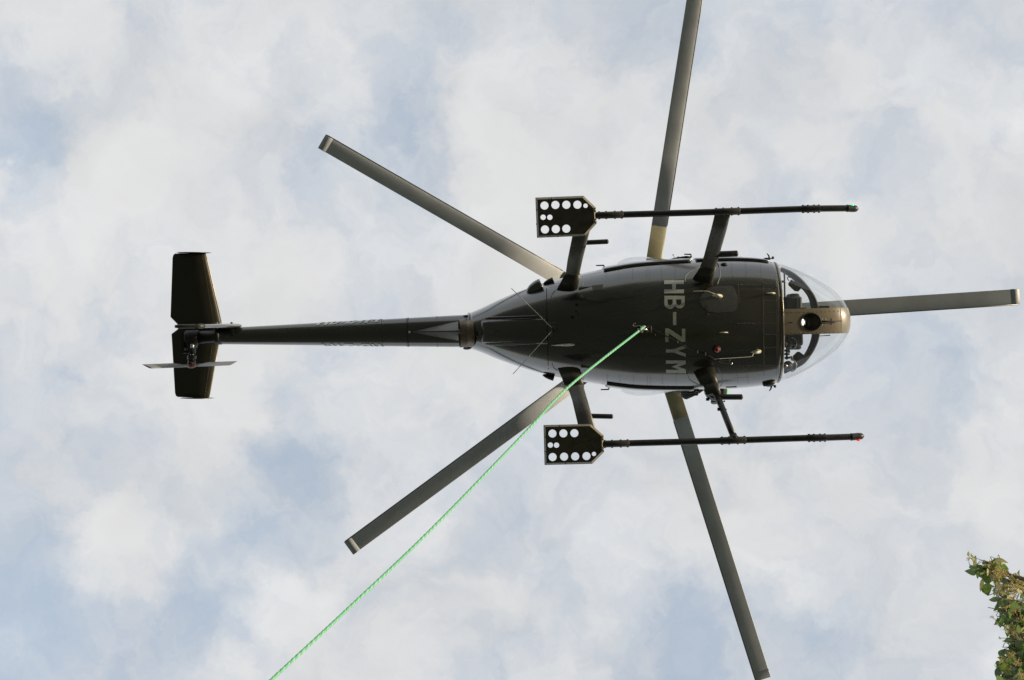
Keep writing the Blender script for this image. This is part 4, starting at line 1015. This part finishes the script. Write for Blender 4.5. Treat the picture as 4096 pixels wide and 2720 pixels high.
dk = tm('GREATER_THAN', s1_, .80); c3 = t.nodes.new('ShaderNodeMix'); c3.data_type = 'RGBA'; t.links.new(tm('MULTIPLY', dk, .45), c3.inputs[0]); t.links.new(c2.outputs[2], c3.inputs[6]); c3.inputs[7].default_value = (.04, .22, .10, 1)
t.links.new(c3.outputs[2], p.inputs['Base Color'])
rope = mesh_obj('tow_rope', vv, ff, rm_)
ul = rope.data.uv_layers.new(name='UVMap'); data = np.zeros((len(rope.data.loops), 2), dtype=np.float32)
for pl in rope.data.polygons:
    js = [rope.data.loops[li].vertex_index for li in pl.loop_indices]; wrap = {0, ns - 1} <= {x % ns for x in js}
    for li, vi in zip(pl.loop_indices, js):
        j = vi % ns; data[li] = (ss_[vi // ns], (j + (ns if wrap and j == 0 else 0)) / ns)
ul.data.foreach_set('uv', data.ravel())
tag(rope, 'long braided bright green rope slanting down from the belly hook of the helicopter', 'rope')
th_ = MB().tube([hw + Vector((0, 0, .03)), hw, CW(2556, 1324, dh - .14)], [.018, .020, .016], 12).obj('rope_eye', 'sleeve'); th_.parent = rope; th_['label'] = 'dark whipped eye at the top of the rope'

# ---------------------------------------------------------------- tree
ax_w = CW(4440, 2560, 13.4)
tree = bpy.data.objects.new('linden_tree', None); C.objects.link(tree); tree.location = (ax_w.x, ax_w.y, 0)
tag(tree, 'leafy linden tree with pale yellow blossom, its sunlit top reaching up into the sky', 'tree')
TB = Vector((ax_w.x, ax_w.y, 0))
M['bark'] = mat('bark', (.10, .075, .05), .85, var=.3, vscale=12, bump=.4, bscale=20)
def leafmat(name, col, tcol):
    m = bpy.data.materials.new(name); m.use_nodes = True; t = m.node_tree; p = t.nodes['Principled BSDF']
    p.inputs['Roughness'].default_value = .5
    oi = t.nodes.new('ShaderNodeObjectInfo'); nz = t.nodes.new('ShaderNodeTexNoise'); nz.inputs['Scale'].default_value = 3.0
    ge = t.nodes.new('ShaderNodeNewGeometry'); t.links.new(ge.outputs['Position'], nz.inputs['Vector'])
    hs_ = t.nodes.new('ShaderNodeHueSaturation'); hs_.inputs['Color'].default_value = (*col, 1)
    mr1 = t.nodes.new('ShaderNodeMapRange'); mr1.inputs['To Min'].default_value = .5; mr1.inputs['To Max'].default_value = 1.5
    ad = t.nodes.new('ShaderNodeMath'); ad.operation = 'ADD'; t.links.new(oi.outputs['Random'], ad.inputs[0]); t.links.new(nz.outputs['Fac'], ad.inputs[1])
    hf = t.nodes.new('ShaderNodeMath'); hf.operation = 'MULTIPLY'; hf.inputs[1].default_value = .5; t.links.new(ad.outputs[0], hf.inputs[0])
    t.links.new(hf.outputs[0], mr1.inputs[0]); t.links.new(mr1.outputs[0], hs_.inputs['Value']); t.links.new(hs_.outputs[0], p.inputs['Base Color'])
    tl = t.nodes.new('ShaderNodeBsdfTranslucent'); tl.inputs[0].default_value = (*tcol, 1)
    ms = t.nodes.new('ShaderNodeMixShader'); ms.inputs[0].default_value = .35; o = t.nodes['Material Output']
    t.links.new(p.outputs[0], ms.inputs[1]); t.links.new(tl.outputs[0], ms.inputs[2]); t.links.new(ms.outputs[0], o.inputs[0]); return m
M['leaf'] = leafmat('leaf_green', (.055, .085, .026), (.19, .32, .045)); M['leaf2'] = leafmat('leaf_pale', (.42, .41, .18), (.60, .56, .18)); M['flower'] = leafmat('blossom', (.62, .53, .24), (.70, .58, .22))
def leaf_geo(L_, w, curl):
    prof = [(0, .02), (.10, .34), (.28, .50), (.50, .46), (.75, .27), (.92, .08), (1.0, 0.0)]; vv = []; ff = []
    for t, h in prof:
        z = -curl * L_ * t * t
        vv += [(t * L_, h * w, z + .10 * h * w), (t * L_, 0, z - .04 * w), (t * L_, -h * w, z + .10 * h * w)]
    for i in range(len(prof) - 1):
        ff += [(3 * i, 3 * i + 1, 3 * i + 4, 3 * i + 3), (3 * i + 1, 3 * i + 2, 3 * i + 5, 3 * i + 4)]
    return vv, ff
def make_mesh(name, vv, ff, m):
    me = bpy.data.meshes.new(name); me.from_pydata([tuple(x) for x in vv], [], ff); me.update(); me.materials.append(M[m]); me.polygons.foreach_set('use_smooth', [True] * len(me.polygons)); return me
LEAFS = [make_mesh('leaf', *leaf_geo(.062, .056, .18), 'leaf'), make_mesh('leaf', *leaf_geo(.054, .046, .40), 'leaf'), make_mesh('leaf', *leaf_geo(.068, .054, .06), 'leaf'), make_mesh('bract_sunlit', *leaf_geo(.070, .020, .30), 'leaf2')]
rnd = random.Random(11)
def blossom_geo(n, R):
    mb = MB()
    for _ in range(n):
        d = Vector((rnd.gauss(0, 1), rnd.gauss(0, 1), rnd.gauss(0, .8))); d = d.normalized() * R * rnd.random() ** .45
        mb.tube([d * .25, d], .0012, 3, False)
        for q in range(5):
            u = Vector((rnd.gauss(0, 1), rnd.gauss(0, 1), rnd.gauss(0, 1))).normalized(); w = u.orthogonal().normalized()
            c = d; mb.add([c, c + u * .010 + w * .0045, c + u * .013, c + u * .010 - w * .0045], [(0, 1, 2, 3)])
    return mb
BLO = []
for i in range(3):
    b_ = blossom_geo(46, .075); BLO.append(make_mesh('blossom', b_.v, b_.f, 'flower'))
VIS = [(3868, 2212), (3915, 2235), (3935, 2245), (3985, 2228), (4010, 2238), (4030, 2280), (4096, 2290), (4130, 2300), (4130, 2760), (3990, 2760), (3988, 2700), (4000, 2640), (4025, 2580), (4028, 2530), (4022, 2505), (3992, 2490), (3990, 2420), (3978, 2405), (3968, 2350), (3945, 2345), (3918, 2310), (3895, 2300), (3880, 2270)]
def dep(px, py): return 15.0 - (py - 2215) / 545 * 2.2
def rrot(r=rnd): return Quaternion((r.gauss(0, 1), r.gauss(0, 1), r.gauss(0, 1), r.gauss(0, 1))).normalized()
cnt = 0; leaf_pts = []
while cnt < 265:
    px = rnd.uniform(3865, 4110); py = rnd.uniform(2210, 2735)
    if not inside((px, py), VIS): continue
    thin = (px < 3935)
    if (thin and rnd.random() < .45) or (py < 2400 and rnd.random() < .30): continue
    w_ = CW(px, py, dep(px, py) + rnd.uniform(-.25, .45))
    kind = rnd.random(); me = LEAFS[3] if kind < (.36 if py < 2400 else .10) else LEAFS[rnd.randrange(3)]  # more pale bracts towards the top, painting in its sunlit look
    o = bpy.data.objects.new(me.name.split('.')[0], me); C.objects.link(o); o.parent = tree
    o.location = w_ - TB; o.rotation_mode = 'QUATERNION'
    hang = Vector((rnd.gauss(0, .6), rnd.gauss(0, .6), -1 + rnd.gauss(0, .5))).normalized()
    o.rotation_quaternion = hang.to_track_quat('X', 'Z') @ Quaternion((1, 0, 0), rnd.uniform(-2.6, 2.6)); s = rnd.uniform(.95, 1.5); o.scale = (s, s, s)
    leaf_pts.append(w_); cnt += 1
for px, py, sc_, mi in ((3890, 2228, 1.7, 3), (3899, 2240, 1.9, 3), (3908, 2258, 1.5, 2), (3914, 2276, 1.3, 0), (3906, 2290, 1.1, 1), (3936, 2256, 1.5, 3), (3944, 2262, 1.4, 0), (3946, 2300, 1.4, 0), (3928, 2316, 1.7, 3), (3940, 2335, 1.5, 2), (3962, 2295, 1.5, 3), (3990, 2232, 1.4, 3), (4012, 2280, 1.4, 3), (3958, 2258, 1.3, 3)):  # tip leaves mostly pale, for the same painted sunlight
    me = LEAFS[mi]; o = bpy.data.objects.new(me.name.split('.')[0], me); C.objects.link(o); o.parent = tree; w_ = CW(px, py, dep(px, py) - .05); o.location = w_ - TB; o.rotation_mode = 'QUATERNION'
    hang = (RQ @ Vector((rnd.gauss(.2, .3), rnd.gauss(1, .3), -.8))).normalized(); o.rotation_quaternion = hang.to_track_quat('X', 'Z') @ Quaternion((1, 0, 0), rnd.uniform(-.9, .9)); o.scale = (sc_,) * 3; leaf_pts.append(w_)
for (px, py) in [(3978, 2268), (3996, 2285), (3960, 2282), (4010, 2300), (3985, 2310), (4060, 2312), (4090, 2330), (4015, 2345), (4040, 2350), (3992, 2360), (4070, 2360), (4045, 2395), (4020, 2420), (4060, 2440), (4085, 2480), (3968, 2468), (4050, 2520), (4075, 2560), (4045, 2620), (4070, 2650), (4030, 2680), (4085, 2700), (4010, 2650), (4000, 2552), (3873, 2236)]:
    o = bpy.data.objects.new('blossom', BLO[rnd.randrange(3)]); C.objects.link(o); o.parent = tree; w_ = CW(px, py, dep(px, py) - rnd.uniform(.05, .3)); o.location = w_ - TB
    s = rnd.uniform(.55, .85) * (.75 if py > 2420 else 1.0) * (.35 if px in (3968, 3873, 4000) else 1); o.scale = (s, s, s); o.rotation_mode = 'QUATERNION'; o.rotation_quaternion = rrot(); leaf_pts.append(w_)
# trunk, limbs, twigs
top = Vector((ax_w.x + .1, ax_w.y + .15, ax_w.z - .2)) - TB
tp = [Vector((0, 0, -.05)), Vector((.02, .03, 1.5)), Vector((-.05, .05, 4)), Vector((.06, 0, 7)), Vector((0, .08, 10)), top]
MB().tube(smooth_path(tp, 5), list(np.interp(np.linspace(0, 1, 26), [0, .06, .5, 1], [.34, .26, .17, .03])), 14).obj('trunk', 'bark', tree)
limb_ends = [CW(px, py, dep(px, py) + .1) - TB for px, py in ((3960, 2275), (4060, 2330), (4030, 2440), (4050, 2560), (4030, 2690), (4090, 2640))]
tw = MB()
for e_ in limb_ends:
    st0 = Vector((0, 0, max(3.0, e_.z - rnd.uniform(1.2, 2.2)))); mid = st0.lerp(e_, .55) + Vector((rnd.gauss(0, .1), rnd.gauss(0, .1), -.15))
    MB().tube(smooth_path([st0, mid, e_], 6), list(np.linspace(.035, .006, 13)), 8).obj('branch', 'bark', tree)
for w_ in leaf_pts:
    l_ = w_ - TB; e_ = min(limb_ends, key=lambda q: (q - l_).length)
    if rnd.random() < .75: tw.tube(smooth_path([e_.lerp(Vector((0, 0, e_.z - .8)), .12), e_.lerp(l_, .5) + Vector((rnd.gauss(0, .03), rnd.gauss(0, .03), rnd.gauss(0, .03))), l_], 3), [.004, .0035, .003, .003, .0022, .002, .0014], 4, False)
for q in (((3952, 2430), (3985, 2438)), ((3950, 2382), (3990, 2372)), ((3872, 2232), (3890, 2234)), ((4018, 2520), (4030, 2505))):
    a, b = [CW(x, y, dep(x, y)) - TB for x, y in q]; tw.tube([a, a.lerp(b, .5) + Vector((0, 0, .01)), b], .003, 4, False)
o = tw.obj('twigs', 'bark', tree); o['kind'] = 'stuff'
# the rest of the crown, out of reach of the eye: joined leaves
npr = np.random.default_rng(5)
base_v = np.array(leaf_geo(.064, .054, .2)[0]); base_f = leaf_geo(.064, .054, .2)[1]
cv = []; cf = []; nleaf = 0
def put_leaf(c, s=1.0):
    global nleaf
    hang = Vector((rnd.gauss(0, .7), rnd.gauss(0, .7), -1 + rnd.gauss(0, .6))).normalized()
    R_ = np.array((hang.to_track_quat('X', 'Z') @ Quaternion((1, 0, 0), rnd.uniform(-3, 3))).to_matrix()); b0 = len(cv)
    cv.extend((base_v * s) @ R_.T + np.array(c)); cf.extend([tuple(i + b0 for i in q) for q in base_f]); nleaf += 1
for _ in range(380):         # fills the visible edge behind the single leaves
    while True:
        px = rnd.uniform(3985, 4130); py = rnd.uniform(2400, 2760)
        if inside((px - 22, py), VIS): break
    put_leaf(CW(px, py, dep(px, py) + rnd.uniform(.2, .9)) - TB, rnd.uniform(.8, 1.2))
camq = CAM - TB
def in_front(pw):            # photograph pixel of a world point
    c = RQ.transposed() @ (pw - CAM); return (c.x / c.z * FPX + CX, c.y / c.z * FPX + CY) if c.z > .1 else (9e9, 9e9)
clumps = []
while len(clumps) < 150:
    d = Vector((rnd.gauss(0, 1), rnd.gauss(0, 1), rnd.gauss(0, 1))).normalized() * rnd.random() ** .4
    c = Vector((d.x * 2.3, d.y * 2.3, 7.4 + d.z * 4.8)); px, py = in_front(c + TB)
    if px < 4700 and py < 3300 and py > -600: continue
    clumps.append(c)
for c in clumps:
    for _ in range(110):
        q = c + Vector((rnd.gauss(0, .28), rnd.gauss(0, .28), rnd.gauss(0, .22))); px, py = in_front(q + TB)
        if px < 4330 and py < 2960 and py > -300: continue
        put_leaf(q, rnd.uniform(.9, 1.4))
    MB().tube([Vector((0, 0, max(2.5, c.z - 1.3))), c.lerp(Vector((0, 0, c.z)), .5) - Vector((0, 0, .3)), c], [.03, .018, .006], 5).obj('branch', 'bark', tree)
fo = mesh_obj('foliage', cv, cf, 'leaf', tree); fo['kind'] = 'stuff'
